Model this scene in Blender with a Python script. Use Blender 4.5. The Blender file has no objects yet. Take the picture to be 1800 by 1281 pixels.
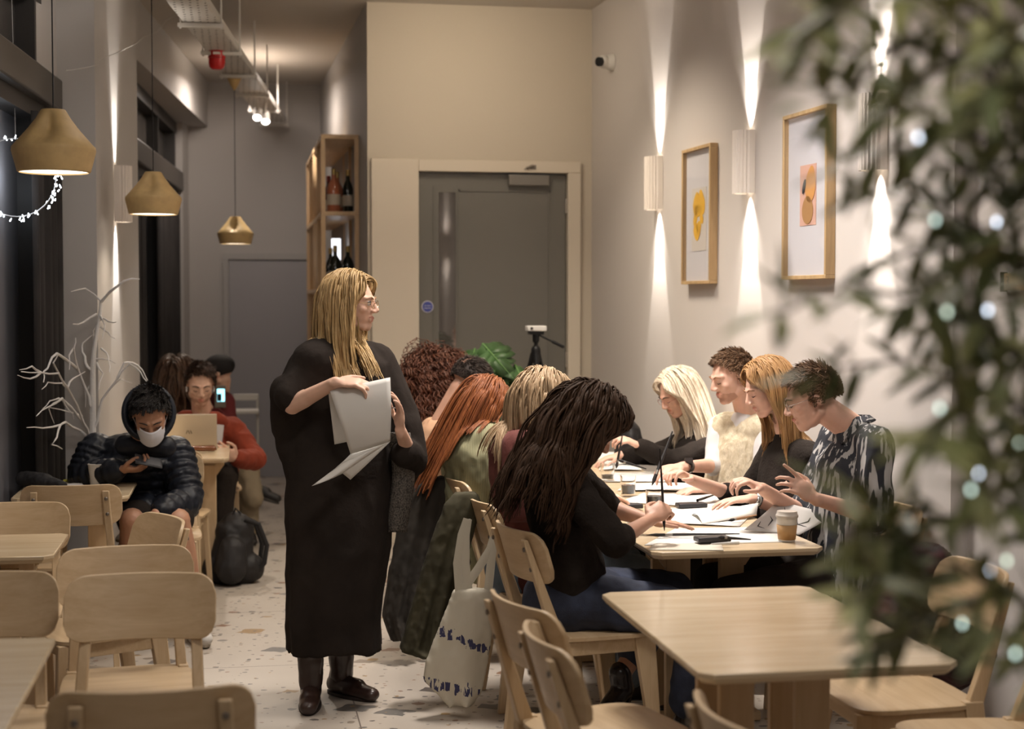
import bpy, bmesh, math, random
from mathutils import Vector as V, Matrix as Mx, noise as mnoise
random.seed(7)
sc = bpy.context.scene
COL = sc.collection
# ---------------- camera ----------------
F = 2700.0; CH = 1.63
TH = math.atan(115.5/F); PS = math.atan(480*math.cos(TH)/F)
cd = bpy.data.cameras.new('camera'); cam = bpy.data.objects.new('camera', cd); COL.objects.link(cam)
cam.location = (0, 0, CH); cam.rotation_euler = (math.pi/2-TH, 0, -PS)
cd.sensor_width = 36; cd.lens = F*36/1800; cd.clip_start = .05
cd.dof.use_dof = True; cd.dof.focus_distance = 6.1; cd.dof.aperture_fstop = 2.6
sc.camera = cam
sc.view_settings.view_transform = 'Standard'; sc.view_settings.look = 'None'
sc.view_settings.gamma = 1; sc.view_settings.exposure = 0.12
sc.view_settings.use_curve_mapping = False
# ---------------- world ----------------
w = bpy.data.worlds.new('dusk'); sc.world = w; w.use_nodes = True
w.node_tree.nodes['Background'].inputs[0].default_value = (.16, .19, .26, 1)
w.node_tree.nodes['Background'].inputs[1].default_value = .35
# ---------------- unseen ceiling lights and added soft fill ----------------
def light(kind, name, loc, e, col=(1, .86, .70), size=.3, aim=None, **k):
    l = bpy.data.lights.new(name, kind); l.energy = e; l.color = col
    if kind == 'AREA': l.size = size
    else: l.shadow_soft_size = size
    for a, b in k.items(): setattr(l, a, b)
    o = bpy.data.objects.new(name, l); COL.objects.link(o); o.location = loc
    if aim is not None:
        o.rotation_euler = (V(aim)-V(loc)).to_track_quat('-Z', 'Y').to_euler()
    return o
WARM = (1, .86, .69); NEUT = (1, .92, .85)
light('AREA', 'unseen_ceiling_light', (1.35, 6.2, 3.45), 50, NEUT, .5, (1.75, 6.2, 0), spread=1.9)  # unseen area light in place of overhead spots above the long table
light('AREA', 'unseen_ceiling_light', (1.45, 8.2, 3.45), 26, WARM, .5, (1.75, 8.2, 0), spread=1.9)
light('AREA', 'unseen_ceiling_light', (.9, 3.6, 3.45), 34, NEUT, .7, (.9, 3.9, 0))  # unseen area light over the near tables, no panel modelled
light('AREA', 'unseen_ceiling_light', (-.2, 6.9, 3.45), 16, NEUT, .6, (-.1, 7, 0))
light('AREA', 'unseen_ceiling_light', (.5, .4, 3.4), 20, NEUT, 1.2, (.8, 1.2, 0))  # added soft fill for the foreground, not a lamp of the room
light('AREA', 'unseen_ceiling_light', (1.3, 9.0, 3.4), 9, (1, .84, .64), .5, (1.5, 10.2, 2.3))  # unseen light warming the door wall
light('AREA', 'unseen_corridor_light', (.1, 12.6, 3.4), 26, (1, .86, .76), .6, (.1, 12.8, 0))  # unseen area light added to lift the far wall and corridor
# ---------------- pixel helpers (view geometry of the photograph) ----------------
DV = V((math.sin(PS)*math.cos(TH), math.cos(PS)*math.cos(TH), -math.sin(TH)))
RV = V((math.cos(PS), -math.sin(PS), 0)); UV = RV.cross(DV)
def ray(x, y): return DV*F + RV*(x-900) + UV*(640.5-y)
def P(x, y, Y): r = ray(x, y); return V((0, 0, CH)) + r*(Y/r.y)       # point on the ray at depth Y
def G(x, y, z): r = ray(x, y); return V((0, 0, CH)) + r*((z-CH)/r.z)  # point on the ray at height z
def rw(Y): return 2.36 + .05*(10.2-Y)      # right wall plane
def lw(Y): return -.672 + .07*(Y-8.8)      # face of the left pier
def wp(Y): return -1.07 + .07*(Y-7.2)      # window plane
# ---------------- materials ----------------
MC = {}
def mat(name, col, rough=.6, metal=0, var=0, vs=8, bump=0, bs=60, emi=0, ecol=None, spec=.5, trans=0, ior=1.45, sheen=0, sub=0, stretch=(1, 1, 1), col2=None):
    if name in MC: return MC[name]
    m = bpy.data.materials.new(name); m.use_nodes = True; MC[name] = m
    N = m.node_tree.nodes; L = m.node_tree.links; b = N['Principled BSDF']
    b.inputs['Base Color'].default_value = (*col, 1); b.inputs['Roughness'].default_value = rough
    b.inputs['Metallic'].default_value = metal; b.inputs['Specular IOR Level'].default_value = spec
    b.inputs['IOR'].default_value = ior
    if trans: b.inputs['Transmission Weight'].default_value = trans
    if sheen: b.inputs['Sheen Weight'].default_value = sheen
    if sub:
        b.inputs['Subsurface Weight'].default_value = sub; b.inputs['Subsurface Scale'].default_value = .01
        b.inputs['Subsurface Radius'].default_value = (1, .35, .2)
    if emi:
        b.inputs['Emission Color'].default_value = (*(ecol or col), 1); b.inputs['Emission Strength'].default_value = emi
    if var or bump or col2:
        tc = N.new('ShaderNodeTexCoord'); mp = N.new('ShaderNodeMapping'); mp.inputs['Scale'].default_value = stretch
        L.new(tc.outputs['Object'], mp.inputs['Vector'])
    if var or col2:
        n = N.new('ShaderNodeTexNoise'); n.inputs['Scale'].default_value = vs; n.inputs['Detail'].default_value = 4
        r = N.new('ShaderNodeValToRGB'); L.new(mp.outputs[0], n.inputs['Vector']); L.new(n.outputs['Fac'], r.inputs['Fac'])
        c2 = col2 or tuple(c*(1+var) for c in col)
        c1 = col if col2 else tuple(c*(1-var) for c in col)
        r.color_ramp.elements[0].color = (*c1, 1); r.color_ramp.elements[1].color = (*c2, 1)
        r.color_ramp.elements[0].position = .35; r.color_ramp.elements[1].position = .65
        L.new(r.outputs['Color'], b.inputs['Base Color'])
    if bump:
        n2 = N.new('ShaderNodeTexNoise'); n2.inputs['Scale'].default_value = bs; n2.inputs['Detail'].default_value = 3
        bp = N.new('ShaderNodeBump'); bp.inputs['Strength'].default_value = bump; bp.inputs['Distance'].default_value = .01
        L.new(mp.outputs[0], n2.inputs['Vector']); L.new(n2.outputs['Fac'], bp.inputs['Height']); L.new(bp.outputs['Normal'], b.inputs['Normal'])
    return m
def wood(name, c1, c2, axis=0, rough=.42, sc_=3.0):
    if name in MC: return MC[name]
    m = bpy.data.materials.new(name); m.use_nodes = True; MC[name] = m
    N = m.node_tree.nodes; L = m.node_tree.links; b = N['Principled BSDF']; b.inputs['Roughness'].default_value = rough
    tc = N.new('ShaderNodeTexCoord'); mp = N.new('ShaderNodeMapping')
    s = [9.0, 9.0, 9.0]; s[axis] = .7; mp.inputs['Scale'].default_value = s
    n = N.new('ShaderNodeTexNoise'); n.inputs['Scale'].default_value = sc_; n.inputs['Detail'].default_value = 6; n.inputs['Distortion'].default_value = .8
    n3 = N.new('ShaderNodeTexNoise'); n3.inputs['Scale'].default_value = sc_*6; n3.inputs['Detail'].default_value = 2
    ad = N.new('ShaderNodeMath'); ad.operation = 'MULTIPLY_ADD'; ad.inputs[1].default_value = .35
    r = N.new('ShaderNodeValToRGB'); r.color_ramp.elements[0].position = .42; r.color_ramp.elements[1].position = .85
    r.color_ramp.elements[0].color = (*c1, 1); r.color_ramp.elements[1].color = (*c2, 1)
    L.new(tc.outputs['Object'], mp.inputs[0]); L.new(mp.outputs[0], n.inputs[0]); L.new(mp.outputs[0], n3.inputs[0])
    L.new(n3.outputs['Fac'], ad.inputs[0]); L.new(n.outputs['Fac'], ad.inputs[2]); L.new(ad.outputs[0], r.inputs[0]); L.new(r.outputs[0], b.inputs['Base Color'])
    bp = N.new('ShaderNodeBump'); bp.inputs['Strength'].default_value = .06; bp.inputs['Distance'].default_value = .004
    L.new(ad.outputs[0], bp.inputs['Height']); L.new(bp.outputs[0], b.inputs['Normal'])
    return m
def hairmat(name, c1, c2, c3=None):
    m = wood(name, c1, c2, axis=2, rough=.45, sc_=9.0); b = m.node_tree.nodes['Principled BSDF']
    b.inputs['Specular IOR Level'].default_value = .35 if c1[0] > .1 else .08
    if c1[0] < .1: b.inputs['Roughness'].default_value = .6
    for n in m.node_tree.nodes:
        if n.type == 'BUMP': n.inputs['Strength'].default_value = .5
    return m
BIRCH = wood('birch', (.60, .45, .28), (.50, .355, .205), 0); BIRCHZ = wood('birch_upright', (.60, .45, .28), (.50, .355, .205), 2)
TOPW = wood('table_top_birch', (.66, .53, .36), (.56, .43, .27), 0, rough=.2)
PINE = wood('shelf_pine', (.68, .49, .30), (.56, .38, .21), 1); FRAMEW = wood('frame_oak', (.55, .38, .20), (.42, .28, .14), 2)
WALLR = mat('wall_paint_white', (.56, .52, .49), .85, bump=.03, bs=180)
WALLB = mat('wall_paint_cream', (.56, .50, .41), .85, bump=.03, bs=180)
TRIM = mat('trim_paint_cream', (.64, .57, .47), .6)
WALLL = mat('wall_paint_grey', (.45, .43, .41), .85, bump=.03, bs=180)
CEIL = mat('ceiling_paint', (.50, .46, .41), .9)
BLACKM = mat('black_metal', (.012, .012, .013), .4, .3)
WHITEM = mat('white_metal', (.62, .60, .56), .45)
DARKF = mat('window_frame_dark', (.022, .019, .017), .45)
PG = bpy.data.materials.new('picture_glass'); PG.use_nodes = True; N = PG.node_tree.nodes; L = PG.node_tree.links
_t = N.new('ShaderNodeBsdfTransparent'); _g = N.new('ShaderNodeBsdfGlossy'); _g.inputs['Roughness'].default_value = .03; _m = N.new('ShaderNodeMixShader'); _m.inputs[0].default_value = .06; L.new(_t.outputs[0], _m.inputs[1]); L.new(_g.outputs[0], _m.inputs[2]); L.new(_m.outputs[0], N['Material Output'].inputs['Surface'])
GLASS = mat('clear_glass', (1, 1, 1), .01, trans=1, ior=1.45)
BOLT = mat('bolt_steel', (.25, .22, .19), .35, .9)
# ---------------- mesh builder ----------------
class M:
    def __init__(s): s.v = []; s.f = []; s.mi = []; s.cur = 0
    def add(s, vs, fs):
        o = len(s.v); s.v += [V(p) for p in vs]; s.f += [[i+o for i in f] for f in fs]; s.mi += [s.cur]*len(fs); return s
    def box(s, c, d, R=None):
        c = V(c); h = V(d)/2; vs = []
        for x in (-1, 1):
            for y in (-1, 1):
                for z in (-1, 1):
                    p = V((x*h.x, y*h.y, z*h.z)); vs.append(c+(R @ p if R else p))
        return s.add(vs, [(0, 1, 3, 2), (4, 6, 7, 5), (0, 4, 5, 1), (2, 3, 7, 6), (0, 2, 6, 4), (1, 5, 7, 3)])
    def b2(s, a, b):
        a = V(a); b = V(b); return s.box((a+b)/2, [abs(x) for x in (b-a)])
    def prism(s, pts, z0, z1):       # footprint in xy
        n = len(pts); vs = [(x, y, z0) for x, y in pts]+[(x, y, z1) for x, y in pts]
        return s.add(vs, [list(range(n))[::-1], list(range(n, 2*n))]+[(i, (i+1) % n, n+(i+1) % n, n+i) for i in range(n)])
    def loft(s, rings, cap=True, close=True):
        n = len(rings[0]); vs = [p for r in rings for p in r]; fs = []
        for k in range(len(rings)-1):
            for i in range(n if close else n-1):
                j = (i+1) % n; fs.append((k*n+i, k*n+j, (k+1)*n+j, (k+1)*n+i))
        if cap: fs += [list(range(n))[::-1], [(len(rings)-1)*n+i for i in range(n)]]
        return s.add(vs, fs)
    def tube(s, path, r, n=8, flat=1, up=None):
        path = [V(p) for p in path]; rs = r if isinstance(r, (list, tuple)) else [r]*len(path); rings = []; prev = None
        for i, p in enumerate(path):
            t = (path[min(i+1, len(path)-1)]-path[max(i-1, 0)])
            if t.length < 1e-9: t = V((0, 0, 1))
            t.normalize()
            if prev is None:
                a = V(up) if up else (V((0, 0, 1)) if abs(t.z) < .9 else V((1, 0, 0)))
            else: a = prev
            b = t.cross(a)
            if b.length < 1e-5: b = t.orthogonal()
            b.normalize(); a = b.cross(t).normalized(); prev = a
            rings.append([p+(a*math.sin(q)*rs[i]*flat+b*math.cos(q)*rs[i]) for q in [2*math.pi*k/n for k in range(n)]])
        return s.loft(rings)
    def cap(s, a, b, ra, rb=None, flat=1, up=None, n=14):   # capsule with rounded ends, optionally flattened along up
        a = V(a); b = V(b); rb = ra if rb is None else rb; t = b-a; L_ = t.length
        t = t/L_ if L_ > 1e-6 else V((0, 0, 1))
        path = []; rr = []
        for q in (-1.5, -1.1, -.75, -.35): path.append(a+t*ra*math.sin(q)); rr.append(ra*math.cos(q))
        path.append(a); rr.append(ra); path.append(b); rr.append(rb)
        for q in (.35, .75, 1.1, 1.5): path.append(b+t*rb*math.sin(q)); rr.append(rb*math.cos(q))
        up = V(up) if up is not None else t.orthogonal()
        up = (up - t*up.dot(t)); up = up.normalized() if up.length > 1e-4 else t.orthogonal().normalized(); bb = t.cross(up)
        rings = [[p+(up*math.sin(x)*flat+bb*math.cos(x))*r for x in [2*math.pi*k/n for k in range(n)]] for p, r in zip(path, rr)]
        return s.loft(rings)
    def ell(s, c, r, R=None, n=14, m=9):
        c = V(c); r = V(r) if not isinstance(r, (int, float)) else V((r, r, r)); rings = []
        for j in range(m):
            ph = -math.pi/2*.985+math.pi*.985*j/(m-1)
            ring = []
            for i in range(n):
                a = 2*math.pi*i/n; p = V((r.x*math.cos(ph)*math.cos(a), r.y*math.cos(ph)*math.sin(a), r.z*math.sin(ph)))
                ring.append(c+(R @ p if R else p))
            rings.append(ring)
        return s.loft(rings)
    def lathe(s, prof, c=(0, 0, 0), n=24, R=None, cap=True):
        c = V(c); rings = []
        for r, z in prof:
            rings.append([c+(R @ V((r*math.cos(a), r*math.sin(a), z)) if R else V((r*math.cos(a), r*math.sin(a), z))) for a in [2*math.pi*k/n for k in range(n)]])
        return s.loft(rings, cap)
    def grid(s, fn, nu, nv, th=0):
        vs = [fn(i/nu, j/nv) for i in range(nu+1) for j in range(nv+1)]; w_ = nv+1
        fs = [(i*w_+j, (i+1)*w_+j, (i+1)*w_+j+1, i*w_+j+1) for i in range(nu) for j in range(nv)]
        return s.add(vs, fs)
    def build(s, name, m, parent=None, bevel=0, smooth=40, solid=0, sub=0):
        me = bpy.data.meshes.new(name)
        off = V((0, 0, 0))
        if parent is not None:
            q = parent
            while q.parent is not None: q = q.parent
            off = q.location if q.get('_w') else off
        me.from_pydata([p-off for p in s.v], [], s.f); me.validate()
        ms = m if isinstance(m, (list, tuple)) else [m]
        for x in ms: me.materials.append(x)
        if len(ms) > 1 and len(me.polygons) == len(s.mi):
            for p, i in zip(me.polygons, s.mi): p.material_index = i
        bm = bmesh.new(); bm.from_mesh(me); bmesh.ops.recalc_face_normals(bm, faces=bm.faces); bm.to_mesh(me); bm.free()
        o = bpy.data.objects.new(name, me); COL.objects.link(o)
        if parent is not None: o.parent = parent
        if smooth: me.shade_smooth(); me.set_sharp_from_angle(angle=math.radians(smooth))
        if solid:
            k = o.modifiers.new('thickness', 'SOLIDIFY'); k.thickness = solid; k.offset = 0
        if bevel:
            k = o.modifiers.new('bevel', 'BEVEL'); k.width = bevel; k.segments = 2; k.limit_method = 'ANGLE'; k.angle_limit = math.radians(50)
        if sub:
            k = o.modifiers.new('sub', 'SUBSURF'); k.levels = k.render_levels = sub
        return o
def tag(o, label, cat, group=None):
    o['label'] = label; o['category'] = cat
    if group: o['group'] = group
    return o
def struct(o, label=None):
    o['kind'] = 'structure'
    if label: o['label'] = label
    return o
def root(name, loc, label, cat, rz=0, group=None, world=False):
    o = bpy.data.objects.new(name, None); COL.objects.link(o); o.location = loc; o.rotation_euler = (0, 0, rz); o.empty_display_size = .1
    if world: o['_w'] = 1
    return tag(o, label, cat, group)
def solo(o, loc):      # give a single-mesh thing its origin at loc
    loc = V(loc)
    for v in o.data.vertices: v.co -= loc
    o.location = loc; return o
def copytree(r, loc, rz, label, group=None):
    c = r.copy(); COL.objects.link(c); c.location = loc; c.rotation_euler = (0, 0, rz); c['label'] = label
    if group: c['group'] = group
    for ch in list(r.children):
        d = ch.copy(); COL.objects.link(d); d.parent = c
        for g in list(ch.children):
            e = g.copy(); COL.objects.link(e); e.parent = d
    return c
# ================= THE ROOM =================
HC = 3.58
# floor: terrazzo with large and small stone chips and thin joints
def terrazzo():
    m = bpy.data.materials.new('terrazzo'); m.use_nodes = True; N = m.node_tree.nodes; L = m.node_tree.links; b = N['Principled BSDF']
    b.inputs['Roughness'].default_value = .38
    tc = N.new('ShaderNodeTexCoord'); base = None
    def mix(a, bcol, fac):
        x = N.new('ShaderNodeMix'); x.data_type = 'RGBA'
        if isinstance(a, tuple): x.inputs['A'].default_value = (*a, 1)
        else: L.new(a, x.inputs['A'])
        if isinstance(bcol, tuple): x.inputs['B'].default_value = (*bcol, 1)
        else: L.new(bcol, x.inputs['B'])
        L.new(fac, x.inputs['Factor']); return x.outputs['Result']
    n = N.new('ShaderNodeTexNoise'); n.inputs['Scale'].default_value = 3; L.new(tc.outputs['Object'], n.inputs[0])
    out = mix((.46, .41, .35), (.38, .33, .28), n.outputs['Fac'])
    for scale, keep, size, ang in ((5.6, .50, .36, .5), (11, .35, .34, -.4), (26, .30, .34, .2)):
        mp = N.new('ShaderNodeMapping'); mp.inputs['Rotation'].default_value = (0, 0, ang); mp.inputs['Scale'].default_value = (scale, scale*1.25, 0)
        ns = N.new('ShaderNodeTexNoise'); ns.inputs['Scale'].default_value = scale*2.2; ns.inputs['Detail'].default_value = 1
        vm = N.new('ShaderNodeVectorMath'); vm.operation = 'MULTIPLY_ADD'; vm.inputs[1].default_value = (.35, .35, 0)
        L.new(tc.outputs['Object'], mp.inputs[0]); L.new(tc.outputs['Object'], ns.inputs[0]); L.new(ns.outputs['Color'], vm.inputs[0]); L.new(mp.outputs[0], vm.inputs[2])
        v = N.new('ShaderNodeTexVoronoi'); v.distance = 'CHEBYCHEV' if scale < 10 else 'EUCLIDEAN'; L.new(vm.outputs[0], v.inputs['Vector']); v.inputs['Scale'].default_value = 1
        sp = N.new('ShaderNodeSeparateColor'); L.new(v.outputs['Color'], sp.inputs[0])
        rad = N.new('ShaderNodeMapRange'); L.new(sp.outputs[0], rad.inputs[0]); rad.inputs[1].default_value = keep; rad.inputs[2].default_value = 1; rad.inputs[3].default_value = 0; rad.inputs[4].default_value = size
        lt = N.new('ShaderNodeMath'); lt.operation = 'LESS_THAN'; L.new(v.outputs['Distance'], lt.inputs[0]); L.new(rad.outputs[0], lt.inputs[1])
        cr = N.new('ShaderNodeValToRGB'); cr.color_ramp.interpolation = 'CONSTANT'; L.new(sp.outputs[1], cr.inputs[0])
        cols = [(.10, .085, .075), (.17, .15, .135), (.22, .13, .085), (.12, .11, .10), (.23, .19, .15), (.27, .17, .07)]
        e = cr.color_ramp.elements; e[0].color = (*cols[0], 1); e[1].position = .2; e[1].color = (*cols[1], 1)
        for i, c in enumerate(cols[2:]): k = e.new(.38+.16*i); k.color = (*c, 1)
        out = mix(out, cr.outputs[0], lt.outputs[0])
    br = N.new('ShaderNodeTexBrick'); br.offset = 0; br.inputs['Scale'].default_value = 1; br.inputs['Brick Width'].default_value = 1.2; br.inputs['Row Height'].default_value = 1.2
    br.inputs['Mortar Size'].default_value = .003; br.inputs['Mortar Smooth'].default_value = 0
    mp2 = N.new('ShaderNodeMapping'); mp2.inputs['Location'].default_value = (-.445, .35, 0); L.new(tc.outputs['Object'], mp2.inputs[0]); L.new(mp2.outputs[0], br.inputs[0])
    out = mix(out, (.16, .13, .11), br.outputs['Fac'])
    L.new(out, b.inputs['Base Color']); return m
struct(M().b2((-3.2, -3.6, -.1), (3.6, 14.6, 0)).build('floor', terrazzo(), smooth=0))
struct(M().b2((-3.2, -3.6, HC), (3.6, 14.6, HC+.12)).build('ceiling', CEIL, smooth=0))
YJ = 5.32
struct(M().prism([(rw(YJ), YJ), (rw(YJ)+.07, YJ), (rw(-3.5)+.07, -3.5), (rw(-3.5)+.4, -3.5), (rw(10.4)+.4, 10.4), (rw(10.4), 10.4)], 0, HC).build('wall_right', WALLR, smooth=0))
XB = P(646, 300, 10.2).x
# wall with the grey door: built around the opening
dl = P(735, 300, 10.2); dr = P(997, 302, 10.2); DT = 2.475
struct(M().b2((XB, 10.2, 0), (dl.x, 10.35, HC)).b2((dr.x, 10.2, 0), (rw(10.2), 10.35, HC)).b2((dl.x, 10.2, DT), (dr.x, 10.35, HC)).build('wall_back', WALLB, smooth=0))
struct(M().prism([(XB, 10.22), (XB+.12, 10.35), (XB+.1, 14.3), (XB-.1, 14.3)], 0, HC).build('wall_partition', WALLL, smooth=0))
struct(M().b2((-1.6, 14.2, 0), (XB+.2, 14.35, HC)).build('wall_far', WALLL, smooth=0))
struct(M().b2((-3.2, -3.6, 0), (3.6, -3.5, HC)).build('wall_front', WALLR, smooth=0))
# door casing
z0 = P(646, 278, 10.2).z
struct(M().b2((P(652, 300, 10.2).x, 10.165, 0), (dl.x, 10.2, z0)).build('trim_1', TRIM, bevel=.004), 'broad cream panel left of the grey door')
struct(M().b2((dl.x, 10.16, DT), (P(1019, 300, 10.2).x, 10.2, z0-.005)).b2((dr.x, 10.16, 0), (P(1019, 300, 10.2).x, 10.2, DT)).build('trim_2', TRIM, bevel=.004), 'cream casing over and right of the grey door')
# grey door
DGREY = mat('door_paint_grey', (.155, .148, .130), .5)
dd = struct(root('door_1', (0, 10.2, 0), '', ''), 'dark grey door with a narrow glass panel'); del dd['category']
dw = dr.x-dl.x
g0, g1 = P(771, 340, 10.22).x, P(801, 340, 10.22).x; gt, gb = P(786, 338, 10.22).z, .5
y0, y1 = 0.02, .07
def B(x0, x1, z0_, z1, ya=y0, yb=y1): return ((x0, ya, z0_), (x1, yb, z1))
m = M()
m.b2(*B(dl.x+.006, g0, .01, DT-.008)).b2(*B(g1, dr.x-.006, .01, DT-.008)).b2(*B(g0, g1, gt, DT-.008)).b2(*B(g0, g1, .01, gb))
# raised mouldings of the sunk panel
pL, pR, pT = P(806, 340, 10.2).x, P(968, 340, 10.2).x, P(850, 333, 10.2).z
for a, b_ in (((pL, .012, .3), (pL+.012, .02, pT)), ((pR-.012, .012, .3), (pR, .02, pT)), ((pL, .012, pT-.012), (pR, .02, pT)), ((P(762, 340, 10.2).x, .012, .3), (P(762, 340, 10.2).x+.01, .02, pT+.02))): m.b2(a, b_)
m.build('door_leaf', DGREY, dd, smooth=0)
M().b2((g0, .03, gb), (g1, .045, gt)).build('vision_panel', mat('vision_glass', (.50, .47, .45), .04, spec=1, metal=.85), dd, smooth=0)
cl = P(893, 307, 10.2); cr_ = P(964, 327, 10.2)
M().b2((cl.x, -.035, cr_.z), (cr_.x, .02, cl.z)).build('door_closer', mat('closer_grey', (.20, .185, .165), .4, .3), dd, bevel=.005)
pc = P(930, 300, 10.2)
M().tube([(pc.x-.05, -.03, pc.z+.0), (pc.x+.02, -.05, pc.z+.03)], .008).tube([(pc.x+.02, -.05, pc.z+.03), (pc.x-.03, -.055, pc.z+.012)], .007).box((pc.x+.02, -.03, pc.z+.02), (.04, .03, .03)).build('closer_arm', BOLT, dd)
for yy in (362, 632):
    h = P(997, yy, 10.2); M().b2((h.x-.012, -.005, h.z-.05), (h.x+.012, .02, h.z+.05)).build('hinge', mat('hinge_steel', (.5, .47, .42), .35, .8), dd)
sg = P(752, 539, 10.2); RX = Mx.Rotation(math.pi/2, 3, 'X')
sn = M().lathe([(.040, 0), (.040, .004)], (sg.x, .019, sg.z), 32, RX).build('door_sign', mat('sign_white', (.7, .68, .72), .5), dd)
M().lathe([(.035, 0), (.035, .002)], (sg.x, .0145, sg.z), 32, RX).build('sign_face', mat('sign_blue', (.06, .08, .33), .5), sn)
def text(s_, loc, size, m_, parent, name='lettering', rot=(math.pi/2, 0, 0), ext=.0006):
    c = bpy.data.curves.new(name, 'FONT'); c.body = s_; c.size = size; c.extrude = ext; c.align_x = 'CENTER'; c.align_y = 'CENTER'
    t = bpy.data.objects.new(name, c); COL.objects.link(t); t.rotation_euler = rot; t.location = loc
    bpy.context.view_layer.update()
    me = bpy.data.meshes.new_from_object(t.evaluated_get(bpy.context.evaluated_depsgraph_get()))
    me.transform(t.matrix_basis); bpy.data.objects.remove(t); bpy.data.curves.remove(c)
    o = bpy.data.objects.new(name, me); COL.objects.link(o); me.materials.clear(); me.materials.append(m_)
    if parent: o.parent = parent
    return o
LW = mat('letter_white', (.75, .74, .8), .5)
text('Fire door', (sg.x, .0115, sg.z+.007), .0125, LW, sn); text('keep shut', (sg.x, .0115, sg.z-.009), .0125, LW, sn)
# far door
fd = struct(root('door_2', (0, 14.2, 0), '', ''), 'flat grey door at the end of the corridor'); del fd['category']
a = P(402, 457, 14.2); bx = .62
M().b2((a.x, -.03, 0), (bx, 0, a.z)).build('door_leaf', mat('far_door_paint', (.36, .35, .36), .6), fd, bevel=.004)
M().b2((a.x-.05, -.045, 0), (a.x-.004, 0, a.z+.005)).b2((a.x-.05, -.045, a.z+.005), (bx, 0, a.z+.06)).build('door_frame', mat('far_frame_paint', (.40, .385, .37), .6), fd, smooth=0)
# left pier, bulkhead, window wall
struct(M().prism([(wp(8.16)-.05, 8.16), (lw(8.16), 8.16), (lw(9.74), 9.74), (wp(9.74)-.05, 9.74)], 0, HC).build('wall_left', WALLL, smooth=0), 'pale pier between the dark windows')
struct(M().prism([(wp(-3.5)-.5, -3.5), (wp(-3.5)+.06, -3.5), (lw(8.15)-.13, 8.15), (lw(8.15)-.13, 8.17), (lw(14.2)+.03, 14.2), (wp(14.2)-.5, 14.2)], 3.18, HC).build('trim_3', WALLL, smooth=0), 'bulkhead running above the windows')
struct(M().prism([(wp(7.78)-.05, 7.78), (wp(7.78)+.05, 7.78), (wp(8.17)+.10, 8.17), (wp(8.17)-.05, 8.17)], 2.76, 3.2).build('trim_4', WALLL, smooth=0), 'pale wall beside the upper window')
struct(M().prism([(wp(13.9)-.05, 13.9), (wp(13.9)+.12, 13.9), (wp(14.2)+.14, 14.2), (wp(14.2)-.05, 14.2)], 0, 3.2).build('trim_5', WALLL, smooth=0), 'pale nib at the end of the window')
struct(M().prism([(wp(-3.5)-.3, -3.5), (wp(-3.5), -3.5), (wp(2.0), 2.0), (wp(2.0)-.3, 2.0)], 0, HC).build('wall_left', WALLL, smooth=0), 'pale wall nearest the camera')
for wn, ya, yb, post in (('window_1', 2.0, 8.14, (2.05, 4.0, 6.0, 7.78)), ('window_2', 9.76, 13.9, (9.82, 11.3, 12.6, 13.8))):
    wr = struct(root(wn, (0, 0, 0), '', ''), 'tall dark framed shopfront window'); del wr['category']
    def bar(z0_, z1, dx=.06, y0_=ya, y1_=yb):
        return M().prism([(wp(y0_)-.04, y0_), (wp(y0_)+dx, y0_), (wp(y1_)+dx, y1_), (wp(y1_)-.04, y1_)], z0_, z1)
    bar(2.58, 2.74, .13).build('window_frame', mat('frame_bronze', (.075, .065, .055), .35, .5), wr, bevel=.01)
    bar(3.08, 3.18, .07).build('window_frame', DARKF, wr, smooth=0)
    bar(2.50, 2.58, .08).build('window_frame', DARKF, wr, smooth=0)
    bar(0, .12, .08).build('window_sill', DARKF, wr, smooth=0)
    for p in post:
        M().prism([(wp(p)-.04, p-.03), (wp(p)+.07, p-.03), (wp(p)+.07, p+.03), (wp(p)-.04, p+.03)], 0, 2.5).build('mullion', DARKF, wr, smooth=0)
        M().prism([(wp(p)-.04, p-.03), (wp(p)+.07, p-.03), (wp(p)+.07, p+.03), (wp(p)-.04, p+.03)], 2.74, 3.08).build('mullion', DARKF, wr, smooth=0)
    bar(.12, 2.5, -.02).build('window_pane', mat('night_glass_reflection', (.30, .30, .33), .16, spec=.8), wr, smooth=0)  # grey base colour stands in for the room reflected in the glass
    bar(2.74, 3.08, -.02).build('window_pane', mat('upper_panel', (.05, .045, .04), .25), wr, smooth=0)
# the two dark curtains drawn to the side of the windows
def curtain(y0_, y1_, off, label):
    n = int((y1_-y0_)/.018); pts = []
    for i in range(n+1):
        y = y0_+(y1_-y0_)*i/n; pts.append((wp(y)+off+.022*math.sin(i*1.15)+.01*math.sin(i*.37), y))
    m_ = M(); m_.add([(x, y, .03) for x, y in pts]+[(x, y, 2.5) for x, y in pts], [(i, i+1, n+2+i, n+1+i) for i in range(n)])
    o = m_.build('curtain', mat('curtain_cloth', (.020, .017, .016), .9, var=.3, vs=3), solid=.004, smooth=60)
    tag(solo(o, (wp(y0_)+off, (y0_+y1_)/2, .03)), label, 'curtain')
curtain(7.42, 8.10, .115, 'dark curtain drawn against the near window beside the pale pier')
curtain(10.9, 11.4, .10, 'narrow dark curtain hanging mid window beyond the pier')
curtain(12.2, 13.7, .10, 'dark curtain drawn at the far end of the corridor window')
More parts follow.
